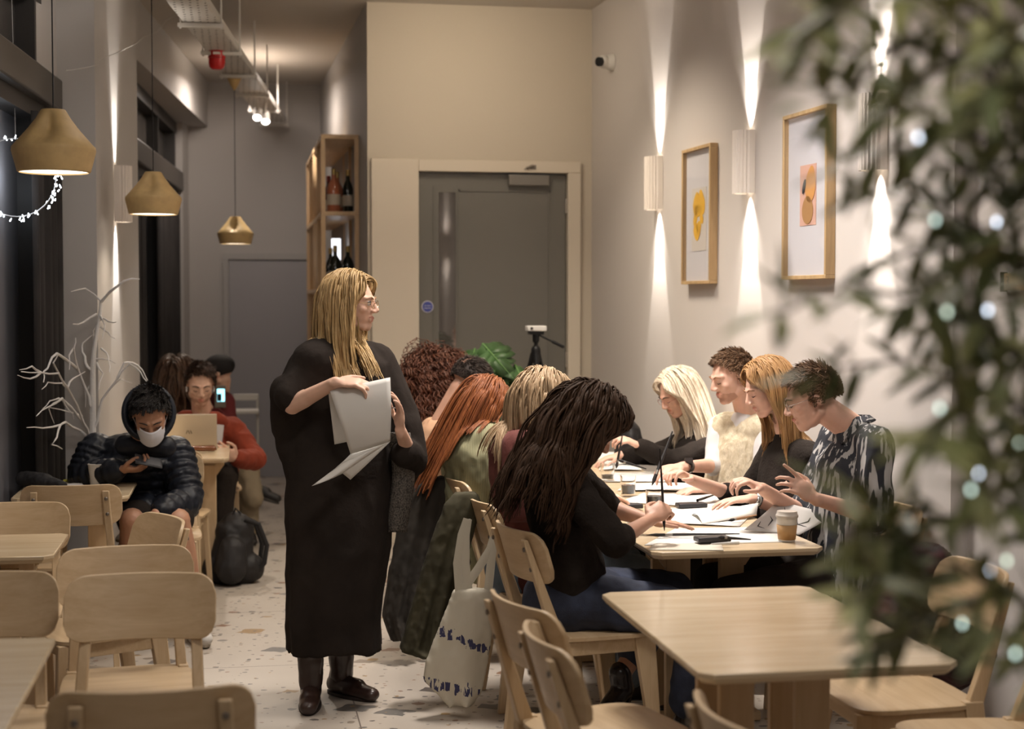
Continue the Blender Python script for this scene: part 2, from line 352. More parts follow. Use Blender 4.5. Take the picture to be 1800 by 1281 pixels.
# ================= FIXTURES =================
LAMP = mat('lamp_glow', (1, .93, .82), .5, emi=9, ecol=(1, .88, .72))
CORK = mat('mustard_ceramic', (.52, .36, .16), .6, var=.08, vs=20)
def sconce(loc, side, label, e=16):     # side: +1 faces +x, -1 faces -x
    r = root('wall_sconce', loc, label, 'wall lamp', group='wall sconces')
    n = 12; rad = .064; ring = []
    for i in range(n*4+1):
        a_ = math.pi*i/(n*4); rr = rad*(1-.07*abs(math.sin(a_*n)))
        ring.append((side*(.03+rr*math.sin(a_)), rr*1.0*math.cos(a_)))
    ring = [(0, rad*1.0)]+ring+[(0, -rad*1.0)]
    inner = [(x*.84+.004*side, y*.84) for x, y in ring]
    mm = M(); k = len(ring)
    vs = [(x, y, -.155) for x, y in ring]+[(x, y, .155) for x, y in ring]+[(x, y, -.155) for x, y in inner]+[(x, y, .155) for x, y in inner]
    fs = []
    for i in range(k-1):
        fs += [(i, i+1, k+i+1, k+i), (2*k+i, 3*k+i, 3*k+i+1, 2*k+i+1), (i, 2*k+i, 2*k+i+1, i+1), (k+i, k+i+1, 3*k+i+1, 3*k+i)]
    fs += [(0, k, 3*k, 2*k), (k-1, 3*k-1, 4*k-1, 2*k-1)]
    mm.add(vs, fs); mm.build('sconce_shade', mat('fluted_plaster', (.72, .66, .60), .7), r, smooth=30)
    M().box((side*.008, 0, 0), (.014, .08, .24)).build('mounting_plate', WHITEM, r)
    for s_ in (-1, 1):
        M().lathe([(.028, -.004), (.028, .004)], (side*.045, 0, s_*.11), 20).build('lamp', LAMP, r)
        L0 = V(loc)+V((side*.030, 0, s_*.150))
        light('SPOT', 'sconce_beam', L0, e*7.5, (1, .91, .82), .012, L0+V((-side*.05, 0, s_*1)), spot_size=math.radians(36), spot_blend=.4)
        light('SPOT', 'sconce_beam', L0, e*2.0, (1, .91, .82), .015, L0+V((-side*.04, 0, s_*1)), spot_size=math.radians(70), spot_blend=.9)
for px_, py_, lb in ((1160, 323, 'fluted white wall sconce nearest the grey door'), (1320, 282, 'fluted white wall sconce between the two framed prints'), (1549, 222, 'fluted white wall sconce seen through the olive leaves')):
    r_ = ray(px_, py_); s_ = (2.36+.51)/(r_.x/r_.y+.05); pt = P(px_, py_, s_)
    sconce((rw(pt.y), pt.y, 2.305), -1, lb)
sconce((rw(-2.4)+.07, -2.4, 2.42), -1, 'fluted white wall sconce far behind the camera, mirrored in the door glass')
sconce((lw(8.8), 8.8, 2.21), 1, 'fluted white wall sconce on the pale pier by the windows', 13)
# pendants
def pendant(label, loc, zc, glow, sc1=1.0):
    r = root('pendant_lamp', loc, label, 'pendant lamp', group='mustard pendant lamps')
    # shade: wide band below, shoulder with three pressed dimples, narrow neck
    prof = [(.128, 0), (.148, .075), (.146, .088), (.118, .12), (.088, .155), (.062, .19), (.048, .213), (.042, .222)]
    def ringpts(rr, z, n=48):
        out = []
        for i in range(n):
            a_ = 2*math.pi*i/n; q = rr
            if .09 < z < .215: q = rr*(1-.46*math.sin((z-.09)/.125*math.pi)*max(0, math.cos(3*(a_+1.72)))**1.5)
            out.append(V((q*math.cos(a_), q*math.sin(a_), z)))
        return out
    rings = [[q*sc1 for q in ringpts(a_, b_)] for a_, b_ in prof]
    inn = [[V((p.x*.95, p.y*.95, p.z-.003)) for p in rg] for rg in rings]
    mm = M(); mm.loft(rings, False); mm.loft(inn, False); mm.add(rings[0]+inn[0], [(i, (i+1) % 48, 48+(i+1) % 48, 48+i) for i in range(48)])
    mm.add(rings[-1], [list(range(48))]); mm.build('lamp_shade', CORK, r, smooth=50)
    M().tube([(0, 0, .222*sc1), (0, 0, zc-loc[2]-.02)], .0028, 6).build('cable', BLACKM, r)
    M().lathe([(.005, -.17), (.03, -.13), (.062, -.06), (.065, -.02), (.055, 0)], (0, 0, zc-loc[2]), 24).build('ceiling_rose', CORK, r)
    M().lathe([(.04, .10), (.04, .108)], (0, 0, 0), 20).build('bulb_holder', WHITEM, r)
    M().ell((0, 0, .055), .032).build('bulb', LAMP, r)
    M().lathe([(.124*sc1, .002), (.124*sc1, .006)], (0, 0, 0), 32).build('diffuser', mat('diffuser_glow', (1, .95, .85), .5, emi=glow, ecol=(1, .9, .76)), r)
    light('SPOT', 'pendant_bulb', V(loc)+V((0, 0, -.012)), 14, (1, .84, .66), .06, V(loc)-V((0, 0, 1)), spot_size=math.radians(130), spot_blend=.8)
for (px_, py_, Y_), lb in (((95, 302, 5.75), 'large blurred mustard pendant lamp nearest the camera'), ((270, 376, 8.4), 'middle mustard pendant lamp in front of the pier sconce'), ((414, 428, 11.1), 'farthest mustard pendant lamp over the corridor')):
    p_ = P(px_, py_, Y_); pendant(lb, tuple(p_), HC if Y_ < 11 else 3.27, 2.2, 1 if Y_ < 11 else .86)
# cable tray on hangers
def tx(Y_): return -.20+.105*(Y_-9.06)
tr = root('cable_tray', (tx(9), 9, 3.21), 'white perforated cable tray hung below the ceiling', 'cable tray', world=True)
m = M(); YA, YE = 6.0, 14.0; hw = .10
for s_ in (-1, 1): m.prism([(tx(YA)+s_*hw-.004, YA), (tx(YA)+s_*hw+.004, YA), (tx(YE)+s_*hw+.004, YE), (tx(YE)+s_*hw-.004, YE)], 3.215, 3.26)
m.build('tray_rim', WHITEM, tr, smooth=0)
pm = bpy.data.materials.new('perforated_white'); pm.use_nodes = True; N = pm.node_tree.nodes; L = pm.node_tree.links; b = N['Principled BSDF']
b.inputs['Roughness'].default_value = .5
tc = N.new('ShaderNodeTexCoord'); vo = N.new('ShaderNodeTexVoronoi'); vo.inputs['Scale'].default_value = 24; vo.inputs['Randomness'].default_value = 0.1
mp = N.new('ShaderNodeMapping'); mp.inputs['Scale'].default_value = (1, .6, 1); L.new(tc.outputs['Object'], mp.inputs[0]); L.new(mp.outputs[0], vo.inputs[0])
cr = N.new('ShaderNodeValToRGB'); cr.color_ramp.interpolation = 'CONSTANT'; cr.color_ramp.elements[0].color = (.10, .09, .08, 1); cr.color_ramp.elements[1].color = (.62, .60, .56, 1); cr.color_ramp.elements[1].position = .2
L.new(vo.outputs['Distance'], cr.inputs[0]); L.new(cr.outputs[0], b.inputs['Base Color'])
M().prism([(tx(YA)-hw, YA), (tx(YA)+hw, YA), (tx(YE)+hw, YE), (tx(YE)-hw, YE)], 3.208, 3.214).build('tray_base', pm, tr, smooth=0)
for k in range(7):
    Yk = 8.03+k*1.0; X_ = tx(Yk); M().box((X_, Yk, 3.19), (.26, .03, .024)).build('cross_bar', WHITEM, tr, bevel=.003)
    for s_ in (-1, 1): M().tube([(X_+s_*.115, Yk, 3.17), (X_+s_*.115, Yk, HC)], .006, 8).build('hanger_rod', WHITEM, tr)
for dx, rr in ((-.03, .012), (.0, .009), (.035, .015)):
    M().tube([(tx(y)+dx+.01*math.sin(y*2), y, 3.214+rr) for y in [6+.5*i for i in range(17)]], rr, 8).build('cable', WHITEM, tr)
# red beacon
p_ = P(381, 103, 10.05)
r = root('fire_alarm_beacon', tuple(p_), 'red fire alarm sounder hanging below the cable tray', 'fire alarm')
REDP = mat('alarm_red', (.50, .015, .015), .3)
M().lathe([(.03, -.068), (.046, -.055), (.052, -.03), (.052, .0)], (0, 0, 0), 24).build('sounder_dome', REDP, r)
M().lathe([(.056, .002), (.056, .012), (.050, .014), (.050, .055), (.040, .06)], (0, 0, 0), 24).build('sounder_body', REDP, r)
M().box((0, -.051, .028), (.045, .006, .016)).build('sounder_label', mat('label_white', (.8, .75, .7), .5), r)
M().tube([(0, 0, .058), (0, 0, .088)], .012, 8).build('mounting_bracket', WHITEM, r)
# spotlights under the tray
def spot(px_, py_, Y_, aim, lb):
    p_ = P(px_, py_, Y_); r = root('spotlight', tuple(p_), lb, 'spotlight', group='track spotlights')
    d_ = (V(aim)-p_).normalized(); R = d_.to_track_quat('Z', 'Y').to_matrix()
    M().lathe([(.030, -.09), (.036, -.085), (.036, .0), (.031, .0), (.031, -.012)], (0, 0, 0), 20, R).build('spotlight_body', WHITEM, r)
    M().lathe([(.030, -.006), (.030, -.002)], (0, 0, 0), 20, R).build('lens', mat('spot_glow', (1, 1, 1), .4, emi=14, ecol=(1, .95, .88)), r)
    M().tube([d_*-.05, V((0, 0, 3.185-p_.z))], .009, 8).build('stem', WHITEM, r)
    return p_
spot(452, 207, 12.2, (-.2, 9.4, .2), 'left of the two lit white spotlights under the tray')
q1 = spot(467, 214, 12.45, (.4, 10.2, .5), 'right of the two lit white spotlights under the tray')
q1 = V((.25, 11.6, 3.1)); light('SPOT', 'spotlight_beam', q1, 60, (1, .86, .70), .02, (.8, 11.9, 2.6), spot_size=math.radians(38), spot_blend=.6)
light('SPOT', 'spotlight_beam', (.0, 11.5, 3.1), 120, (1, .88, .74), .03, (0, 9.2, .5), spot_size=math.radians(50), spot_blend=.6)
# CCTV camera on the right wall by the corner
p_ = P(1030, 108, 9.7); p_.x = rw(9.7)
r = root('security_camera', tuple(p_), 'white dome security camera high in the corner', 'security camera')
RY = Mx.Rotation(-math.pi/2, 3, 'Y')
M().lathe([(.055, 0), (.055, .02), (.045, .045), (.02, .05)], (0, 0, 0), 24, RY).build('camera_mount', WHITEM, r)
M().ell((-.065, -.01, 0), .045).build('camera_ball', WHITEM, r)
dv = V((-.75, -.55, -.1)).normalized(); RR = dv.to_track_quat('Z', 'Y').to_matrix()
M().lathe([(.030, .030), (.030, .052), (.024, .053)], (-.065, -.01, 0), 20, RR).build('lens_shroud', BLACKM, r)
# framed prints
def wallpic(pxl, pxr, pyt, pyb, lb, art):
    def wy(px_): r_ = ray(px_, 400); return (2.36+.51)/(r_.x/r_.y+.05)
    ya, yb = wy(pxl), wy(pxr); zt = P(pxl, pyt, ya).z; zb = P(pxl, pyb, ya).z
    yc = (ya+yb)/2; r = root('framed_print', (rw(yc)-.015, yc, (zt+zb)/2), lb, 'picture'); r.rotation_euler = (0, 0, math.pi/2+math.atan(.05))
    W_, H_ = ya-yb, zt-zb
    # local: x along the wall (towards the far end), y points out of the wall into... -y faces wall, +y room
    fm = M(); t = .018
    for c_, d_ in (((0, .008, H_/2-t/2), (W_, .045, t)), ((0, .008, -H_/2+t/2), (W_, .045, t)), ((-W_/2+t/2, .008, 0), (t, .045, H_-2*t)), ((W_/2-t/2, .008, 0), (t, .045, H_-2*t))): fm.box(c_, d_)
    fm.build('frame', FRAMEW, r, bevel=.002)
    M().box((0, 0, 0), (W_-2*t, .012, H_-2*t)).build('mount', mat('mount_paper', (.58, .57, .60), .7), r, smooth=0)
    art(r, W_, H_)
    M().box((0, .022, 0), (W_-2*t, .003, H_-2*t)).build('glazing', PG, r, smooth=0)
def flatpoly(pts, y, t=.0015):
    n = len(pts); vs = [(x, y, z) for x, z in pts]+[(x, y+t, z) for x, z in pts]
    return M().add(vs, [list(range(n)), list(range(n, 2*n))[::-1]]+[(i, (i+1) % n, n+(i+1) % n, n+i) for i in range(n)])
def blob(cx, cz, rx, rz, rot=0, tip=0, n=28):
    out = []
    for i in range(n):
        a_ = 2*math.pi*i/n; x = rx*math.cos(a_); z = rz*math.sin(a_)*(1+tip*max(0, math.sin(a_))**3)
        x *= 1-.35*abs(tip)*max(0, math.sin(a_))
        out.append((cx+x*math.cos(rot)-z*math.sin(rot), cz+x*math.sin(rot)+z*math.cos(rot)))
    return out
def art1(r, W_, H_):
    M().box((.0, .007, -.02), (W_*.50, .002, H_*.46)).build('print_sheet', mat('art_paper', (.58, .54, .50), .7), r, smooth=0)
    y_ = mat('art_yellow', (.72, .42, .05), .6)
    for a_ in ((.035*1, .10, .05, .09, .1, .5), (-.04, .10, .05, .10, -.15, .6), (.02, .045, .06, .05, 2.9, .4), (.05, -.025, .028, .065, .2, .2), (-.04, -.03, .025, .045, -.3, .5), (.025, -.13, .055, .065, 3.14, .9), (.0, -.10, .035, .05, .2, .3)):
        s_ = W_/.5; flatpoly([(x, z*.62) for x, z in blob(a_[0]*s_*1.2, a_[1], a_[2]*s_*1.1, a_[3], a_[4], a_[5]*.4)], .009).build('painted_shape', y_, r, smooth=0)
def art2(r, W_, H_):
    M().box((0, .007, 0), (W_*.36, .002, H_*.36)).build('print_sheet', mat('art_pink', (.62, .38, .30), .7), r, smooth=0)
    flatpoly(blob(-.03, .04, .055, .075, .2, .2), .009).build('painted_shape', mat('art_orange', (.60, .30, .10), .6), r, smooth=0)
    flatpoly(blob(.0, -.07, .06, .06, .0, .1), .009).build('painted_shape', mat('art_ochre', (.40, .22, .09), .6), r, smooth=0)
    flatpoly(blob(.035, .04, .014, .035, .45), .011).build('painted_shape', mat('art_dark', (.03, .03, .04), .6), r, smooth=0)
wallpic(1211, 1262, 265, 500, 'oak framed yellow botanical print left of the middle sconce', art1)
wallpic(1390, 1469, 205, 492, 'oak framed pink and orange abstract print partly behind the olive leaves', art2)
# small wooden sign with lettering on the right wall
r_ = ray(1790, 495); s_ = (2.36+.51+.07)/(r_.x/r_.y+.05); p_ = P(1790, 495, s_)
r = root('wall_sign', tuple(p_), 'small ochre sign with a dark figure at the right picture edge', 'sign'); r.rotation_euler = (0, 0, math.pi/2+math.atan(.05))
M().box((-.02, .012, 0), (.16, .018, .06)).build('sign_board', mat('sign_ochre', (.30, .19, .08), .6), r, bevel=.002)
t_ = text('3', (.035, .0225, 0), .055, mat('letter_brown', (.10, .05, .03), .6), r, rot=(math.pi/2, 0, math.pi))
M().box((.075, .012, 0), (.008, .024, .07)).build('sign_edge', mat('sign_edge_dark', (.03, .025, .02), .6), r)
# wine shelf
sh = root('wine_shelf', (.70, 11.9, 0), 'tall open pine shelf against the partition wall', 'shelf', world=True)
X0, X1, Y0, Y1 = .565, .825, 10.72, 13.05; LV = [.10, .64, 1.17, 1.70, 2.235, 2.765]
for z in LV: M().b2((X0, Y0, z-.03), (X1, Y1, z)).build('shelf_board', PINE, sh, bevel=.002)
for y in (Y0, Y0+.58, Y0+1.16, Y0+1.75, Y1-.03):
    for x in (X0-.001, X1-.029):
        M().b2((x, y, 0), (x+.03, y+.03, 2.735)).build('post', wood('shelf_pine_upright', (.68, .49, .30), (.56, .38, .21), 2), sh, smooth=0)
BT = {'rose': mat('rose_wine', (.45, .15, .08), .08, spec=.8), 'red': mat('red_wine', (.10, .01, .012), .08, spec=.8), 'dark': mat('dark_bottle', (.012, .015, .010), .07, spec=.8), 'amber': mat('amber_spirit', (.32, .12, .02), .08, spec=.8), 'pale': mat('pale_bottle', (.45, .42, .33), .08, spec=.8)}
def bottle(kind, loc, lb, fat=1, first=[None]):
    r = root('wine_bottle', loc, lb, 'bottle', group='bottles on the pine shelf')
    M().lathe([(.034*fat, 0), (.038*fat, .008), (.038*fat, .17), (.030*fat, .20), (.015, .235), (.0135, .29)], (0, 0, 0), 20).build('bottle_glass', BT[kind], r)
    M().lathe([(.0155, .262), (.0155, .302), (.012, .306)], (0, 0, 0), 14).build('capsule', mat('capsule_gold', (.45, .32, .12), .35, .7) if kind in ('rose', 'dark') else mat('capsule_red', (.3, .03, .02), .4), r)
    M().lathe([(.0388*fat, .05), (.0388*fat, .125)], (0, 0, 0), 20, cap=False).build('bottle_label', mat('bottle_label_cream', (.62, .55, .45), .6), r)
for kd, x, y, z, lb, ft in (('rose', .66, 10.86, LV[4], 'pink wine bottle in front of the upper bay', 1.25), ('dark', .765, 10.95, LV[4], 'dark wine bottle by the wall in the upper bay', 1), ('rose', .70, 11.12, LV[4], 'pink wine bottle behind the front one in the upper bay', 1.2),
                         ('red', .66, 11.5, LV[4], 'red wine bottle past the second post, upper bay', 1), ('amber', .63, 11.75, LV[4], 'amber bottle with gold top in the middle of the upper bay', 1), ('dark', .72, 12.1, LV[4], 'dark bottle in the deep part of the upper bay', 1), ('pale', .66, 12.6, LV[4], 'pale pink bottle at the far end of the upper bay', 1),
                         ('dark', .67, 10.90, LV[3], 'dark wine bottle in front of the lower bay', 1.25), ('dark', .765, 10.98, LV[3], 'dark wine bottle by the wall in the lower bay', 1.2), ('dark', .67, 11.45, LV[3], 'dark bottle past the second post, lower bay', 1), ('pale', .62, 11.72, LV[3], 'pale glass bottle in the middle of the lower bay', 1), ('dark', .65, 12.15, LV[3], 'dark bottle in the deep part of the lower bay', 1)):
    bottle(kd, (x, y, z), lb, ft)
# a lit white candle lamp on the lower shelf
o = M().lathe([(.035, 0), (.035, .16)], (.72, 11.6, LV[3]+.22), 20).lathe([(.012, 0), (.012, .22)], (.72, 11.6, LV[3]), 12).lathe([(.04, 0), (.04, .008)], (.72, 11.6, LV[3]), 20).build('shelf_lamp', mat('shelf_lamp_white', (.8, .8, .82), .5, emi=1.6, ecol=(.95, .95, 1)))
tag(solo(o, (.72, 11.6, LV[3])), 'small glowing white lamp on the lower shelf', 'lamp')
# ================= FURNITURE =================
def chair(loc, rz, label, group='birch chairs', tint=None, proto=[None]):
    if proto[0] is not None: return copytree(proto[0], loc, rz, label, group)
    r = root('dining_chair', loc, label, 'chair', rz, group); proto[0] = r
    # seat: rounded plate, slightly dished
    def ring(z, s_):
        out = []
        for i in range(40):
            a_ = 2*math.pi*i/40; c, s = math.cos(a_), math.sin(a_); e = .42
            x = abs(c)**e*(1 if c > 0 else -1); y = abs(s)**e*(1 if s > 0 else -1)
            wdt = .205+.012*y; out.append(V((x*wdt*s_, y*.20*s_, z-.006*(1-x*x)*(1-y*y))))
        return out
    M().loft([ring(.437, .96), ring(.440, 1), ring(.452, 1), ring(.455, .975)]).build('seat', BIRCH, r, smooth=35)
    m = M(); m.b2((-.17, .15, .385), (.17, .17, .437)).b2((-.17, -.17, .385), (.17, -.15, .437)).b2((-.18, -.15, .385), (-.158, .15, .437)).b2((.158, -.15, .385), (.18, .15, .437))
    m.build('seat_frame', BIRCH, r, bevel=.003)
    for s_ in (-1, 1):
        def leg(top, bot, wt, wb, z0_=.0, z1=.437):
            m_ = M(); a_, b_ = V(bot), V(top)
            m_.add([b_+V(q)*1.0 for q in ((-wt[0], -wt[1], 0), (wt[0], -wt[1], 0), (wt[0], wt[1], 0), (-wt[0], wt[1], 0))]+[a_+V(q) for q in ((-wb[0], -wb[1], 0), (wb[0], -wb[1], 0), (wb[0], wb[1], 0), (-wb[0], wb[1], 0))],
                   [(0, 1, 2, 3), (7, 6, 5, 4), (0, 4, 5, 1), (1, 5, 6, 2), (2, 6, 7, 3), (3, 7, 4, 0)]); return m_
        leg((s_*.172, .155, .438), (s_*.195, .20, 0), (.016, .040), (.013, .018)).build('leg', BIRCHZ, r, bevel=.004)
        m_ = leg((s_*.172, -.165, .46), (s_*.185, -.225, 0), (.016, .030), (.013, .018)); m_.build('leg', BIRCHZ, r, bevel=.004)
        m_ = leg((s_*.150, -.292, .80), (s_*.168, -.170, .44), (.015, .009), (.016, .024)); m_.build('back_post', BIRCHZ, r, bevel=.004)
        for zz in (.695, .765):
            q = (zz-.44)/.36; M().lathe([(.008, 0), (.008, .004), (.004, .006)], (s_*(.168-.018*q), -.170-.122*q-.012, zz), 12, Mx.Rotation(math.pi/2, 3, 'X')).build('bolt', BOLT, r)
    # curved backrest panel
    NU, NV = 40, 8; fr = []; bk = []
    def pp(u, v, dy):
        x = (u*2-1); z = (v*2-1); cx = .215*(1-.10*max(0, abs(z)-.55)/.45*0); hh = .092
        # rounded corners
        xx = x*cx; _q = max(0, (abs(x)-.72)/.28); lim = hh*(1-.60*(1-math.sqrt(max(0, 1-_q*_q)))); zz = .735+z*lim
        if abs(x) > .8: lim2 = 1
        yy = -.278+.055*x*x-(zz-.735)*.30
        return V((xx, yy+dy, zz))
    for i in range(NU+1):
        for j in range(NV+1): fr.append(pp(i/NU, j/NV, .007)); bk.append(pp(i/NU, j/NV, -.007))
    m = M(); w_ = NV+1; n = len(fr)
    fs = [(i*w_+j, (i+1)*w_+j, (i+1)*w_+j+1, i*w_+j+1) for i in range(NU) for j in range(NV)]; fs += [tuple(k+n for k in f)[::-1] for f in fs]
    edge = [i*w_ for i in range(NU+1)]+[NU*w_+j for j in range(1, NV+1)]+[i*w_+NV for i in range(NU-1, -1, -1)]+[j for j in range(NV-1, 0, -1)]
    fs += [(edge[k], edge[(k+1) % len(edge)], edge[(k+1) % len(edge)]+n, edge[k]+n) for k in range(len(edge))]
    m.add(fr+bk, fs); m.build('backrest', BIRCH, r, smooth=40, bevel=.0025)
    return r
PI = math.pi
def table(x0, x1, y0, y1, label, proto={}, h=.75, group='birch tables'):
    cx, cy = (x0+x1)/2, (y0+y1)/2; W_, D_ = x1-x0, y1-y0
    r = root('table', (cx, cy, 0), label, 'table', group=group)
    t = .028; c = .03
    m = M(); hw, hd = W_/2, D_/2
    def rr(k): return [(-hw+c+k, -hd+k), (hw-c-k, -hd+k), (hw-k, -hd+c+k), (hw-k, hd-c-k), (hw-c-k, hd-k), (-hw+c+k, hd-k), (-hw+k, hd-c-k), (-hw+k, -hd+c+k)]
    m.loft([[V((x, y, h-t)) for x, y in rr(.012)], [V((x, y, h-t*.45)) for x, y in rr(0)], [V((x, y, h)) for x, y in rr(0)]])
    m.build('table_top', TOPW, r, bevel=.003, smooth=30)
    m = M().box((0, 0, h-t-.02), (min(.46, W_*.74), .07, .04)).box((0, 0, h-t-.02), (.07, min(.5, D_*.74), .04)); m.build('top_bracket', BIRCH, r, bevel=.003)
    for sx in (-1, 1):
        for sy in (-1, 1):
            M().box((sx*.105, sy*.10, (h-t-.06)/2+.02), (.095, .03, h-t-.06)).build('leg', BIRCHZ, r, bevel=.004)
            M().loft([[V((sx*(.15), sy*.10-.012, z)), V((sx*(.15+e), sy*.10-.012, z)), V((sx*(.15+e), sy*.10+.012, z)), V((sx*.15, sy*.10+.012, z))] for z, e in ((h-t-.10, .008), (h-t-.04, .05), (h-t, .05))]).build('brace', BIRCHZ, r)
    M().box((0, 0, .02), (min(.5, W_*.85), .09, .035)).box((0, 0, .02), (.09, min(.6, D_*.85), .034)).build('foot', BIRCH, r, bevel=.006)
    return r
table(1.06, 1.715, 3.43, 4.46, 'empty birch table in the right foreground')
LT = [table(1.41, 2.04, 5.13, 6.18, 'nearest birch table of the long drawing row with the coffee cup'), table(1.41, 2.04, 6.185, 7.23, 'middle birch table of the long drawing row'), table(1.41, 2.04, 7.235, 8.0, 'farthest birch table of the long drawing row')]
table(-1.10, -.475, 3.05, 4.12, 'birch table corner at the bottom left, nearest the camera')
table(-1.20, -.635, 5.43, 5.95, 'small birch table at the left edge behind the nearest one')
table(-1.0, -.49, 7.02, 7.62, 'birch table with the paper cup and pens by the window')
table(-.52, -.06, 8.62, 9.42, 'birch table holding the laptop')
# left side chairs
def ch(x, y, face, label, **k):      # face: heading of the sitter in degrees, 0 = +x, 90 = +y
    return chair((x, y, 0), math.radians(face-90), label, **k)
ch(-.19, 3.50, 91, 'empty birch chair at the bottom left seen from behind, nearest the camera')
ch(-.295, 4.30, -92, 'empty birch chair facing the camera behind the nearest left chair')
ch(-.34, 4.82, -84, 'empty birch chair mostly hidden behind the broad front backrest')
ch(-.52, 5.66, 205, 'empty birch chair turned sideways before the bare knees')
ch(-.725, 7.12, 90, 'birch chair with bolted posts tucked at the table with the paper cup')
ch(-.875, 6.00, -90, 'birch chair at the left edge behind the small table')
ch(-.74, 4.40, -90, 'birch chair at the left edge behind the bottom left table')
ch(-.385, 8.60, 84, 'birch chair mostly hidden behind the man in the puffer jacket')
ch(-.40, 7.86, -90, 'birch chair under the man in the puffer jacket')
ch(-.20, 9.78, -90, 'birch chair under the man in the red sweatshirt')
# right foreground
ch(.99, 4.08, 14, 'birch chair left of the foreground table, farther of the near pair')
ch(.985, 3.60, 2, 'birch chair left of the foreground table, nearer of the near pair')
ch(1.20, 2.86, 2, 'birch chair whose back corner just shows at the bottom edge')
ch(1.93, 4.30, 180, 'birch chair right of the foreground table behind the leaves')
ch(1.96, 3.78, 178, 'birch chair right of the foreground table at the bottom edge')
# long table chairs
for y, lb in ((5.38, 'birch chair under the dark haired woman in black'), (6.10, 'birch chair with the tote bag and the olive coat'), (6.85, 'birch chair with the dark coat over its back'), (7.55, 'birch chair under the short haired man, mostly hidden'), (8.22, 'birch chair under the curly haired person, mostly hidden')):
    ch(1.22, y, 4 if y > 5.5 else 11, lb)
for y, lb in ((5.58, 'chair under the man in the black and white shirt'), (6.2, 'chair under the strawberry blonde woman'), (6.9, 'chair under the man in the knitted vest'), (7.65, 'chair under the platinum blonde woman')):
    ch(rw(y)-.33, y, 180, lb)
import numpy as np
# ================= PEOPLE: builders =================
DG = None
def fuse(m, name, mats, parent, vox=.006, it=3, disp=0, dsc=.12, regions=()):
    o = m.build(name, mats, parent, smooth=0)
    k = o.modifiers.new('r', 'REMESH'); k.mode = 'VOXEL'; k.voxel_size = vox; k.adaptivity = 0
    if it: s = o.modifiers.new('s', 'SMOOTH'); s.factor = .5; s.iterations = it
    bpy.context.view_layer.update()
    me = bpy.data.meshes.new_from_object(o.evaluated_get(bpy.context.evaluated_depsgraph_get()))
    o.modifiers.clear(); old = o.data; o.data = me; bpy.data.meshes.remove(old); me.name = name
    if disp:
        nv = len(me.vertices); co = np.empty(nv*3, np.float32); no = np.empty(nv*3, np.float32)
        me.vertices.foreach_get('co', co); me.vertex_normals.foreach_get('vector', no); co = co.reshape(-1, 3); no = no.reshape(-1, 3)
        nz = np.array([1-abs(mnoise.noise((x/dsc, y/dsc, z/dsc*.6))+.5*mnoise.noise((x/dsc*2.3+5, y/dsc*2.3, z/dsc*1.6)))*2.2 for x, y, z in co.tolist()], np.float32)
        me.vertices.foreach_set('co', (co+no*(disp*nz)[:, None]).ravel()); me.update()
    me.shade_smooth()
    ms = mats if isinstance(mats, (list, tuple)) else [mats]
    me.materials.clear()
    for x in ms: me.materials.append(x)
    if regions:
        q = parent
        off = q.location if q is not None and q.get('_w') else V((0, 0, 0))
        nf = len(me.polygons); ce = np.empty(nf*3, np.float32); me.polygons.foreach_get('center', ce); ce = ce.reshape(-1, 3); mi = np.zeros(nf, np.int32)
        for c, r, idx, R in regions:
            e = (ce-np.array(V(c)-off)) @ np.array(R); mi[((e/np.array(r))**2).sum(1) < 1] = idx
        me.polygons.foreach_set('material_index', mi)
    return o
def skin(name, c, lip=None): return [mat('skin_'+name, c, .5, var=.06, vs=15, sub=.08), mat('lips_'+name, lip or (c[0]*.80, c[1]*.55, c[2]*.55), .45), mat('nail_'+name, (c[0]*1.15, c[1]*1.0, c[2]*1.0), .3), mat('stubble_'+name, (c[0]*.72, c[1]*.66, c[2]*.62), .6)]
SK_FAIR = skin('fair', (.66, .41, .30)); SK_PINK = skin('pink', (.66, .40, .30)); SK_TAN = skin('tan', (.42, .22, .135)); SK_MID = skin('mid', (.52, .29, .20))
def frame(f, up=(0, 0, 1), roll=0):
    f = V(f).normalized(); u = V(up); u = (u-f*u.dot(f)).normalized(); r = f.cross(u)
    R = Mx((r, f, u)).transposed()
    return R @ Mx.Rotation(roll, 3, 'Y') if roll else R
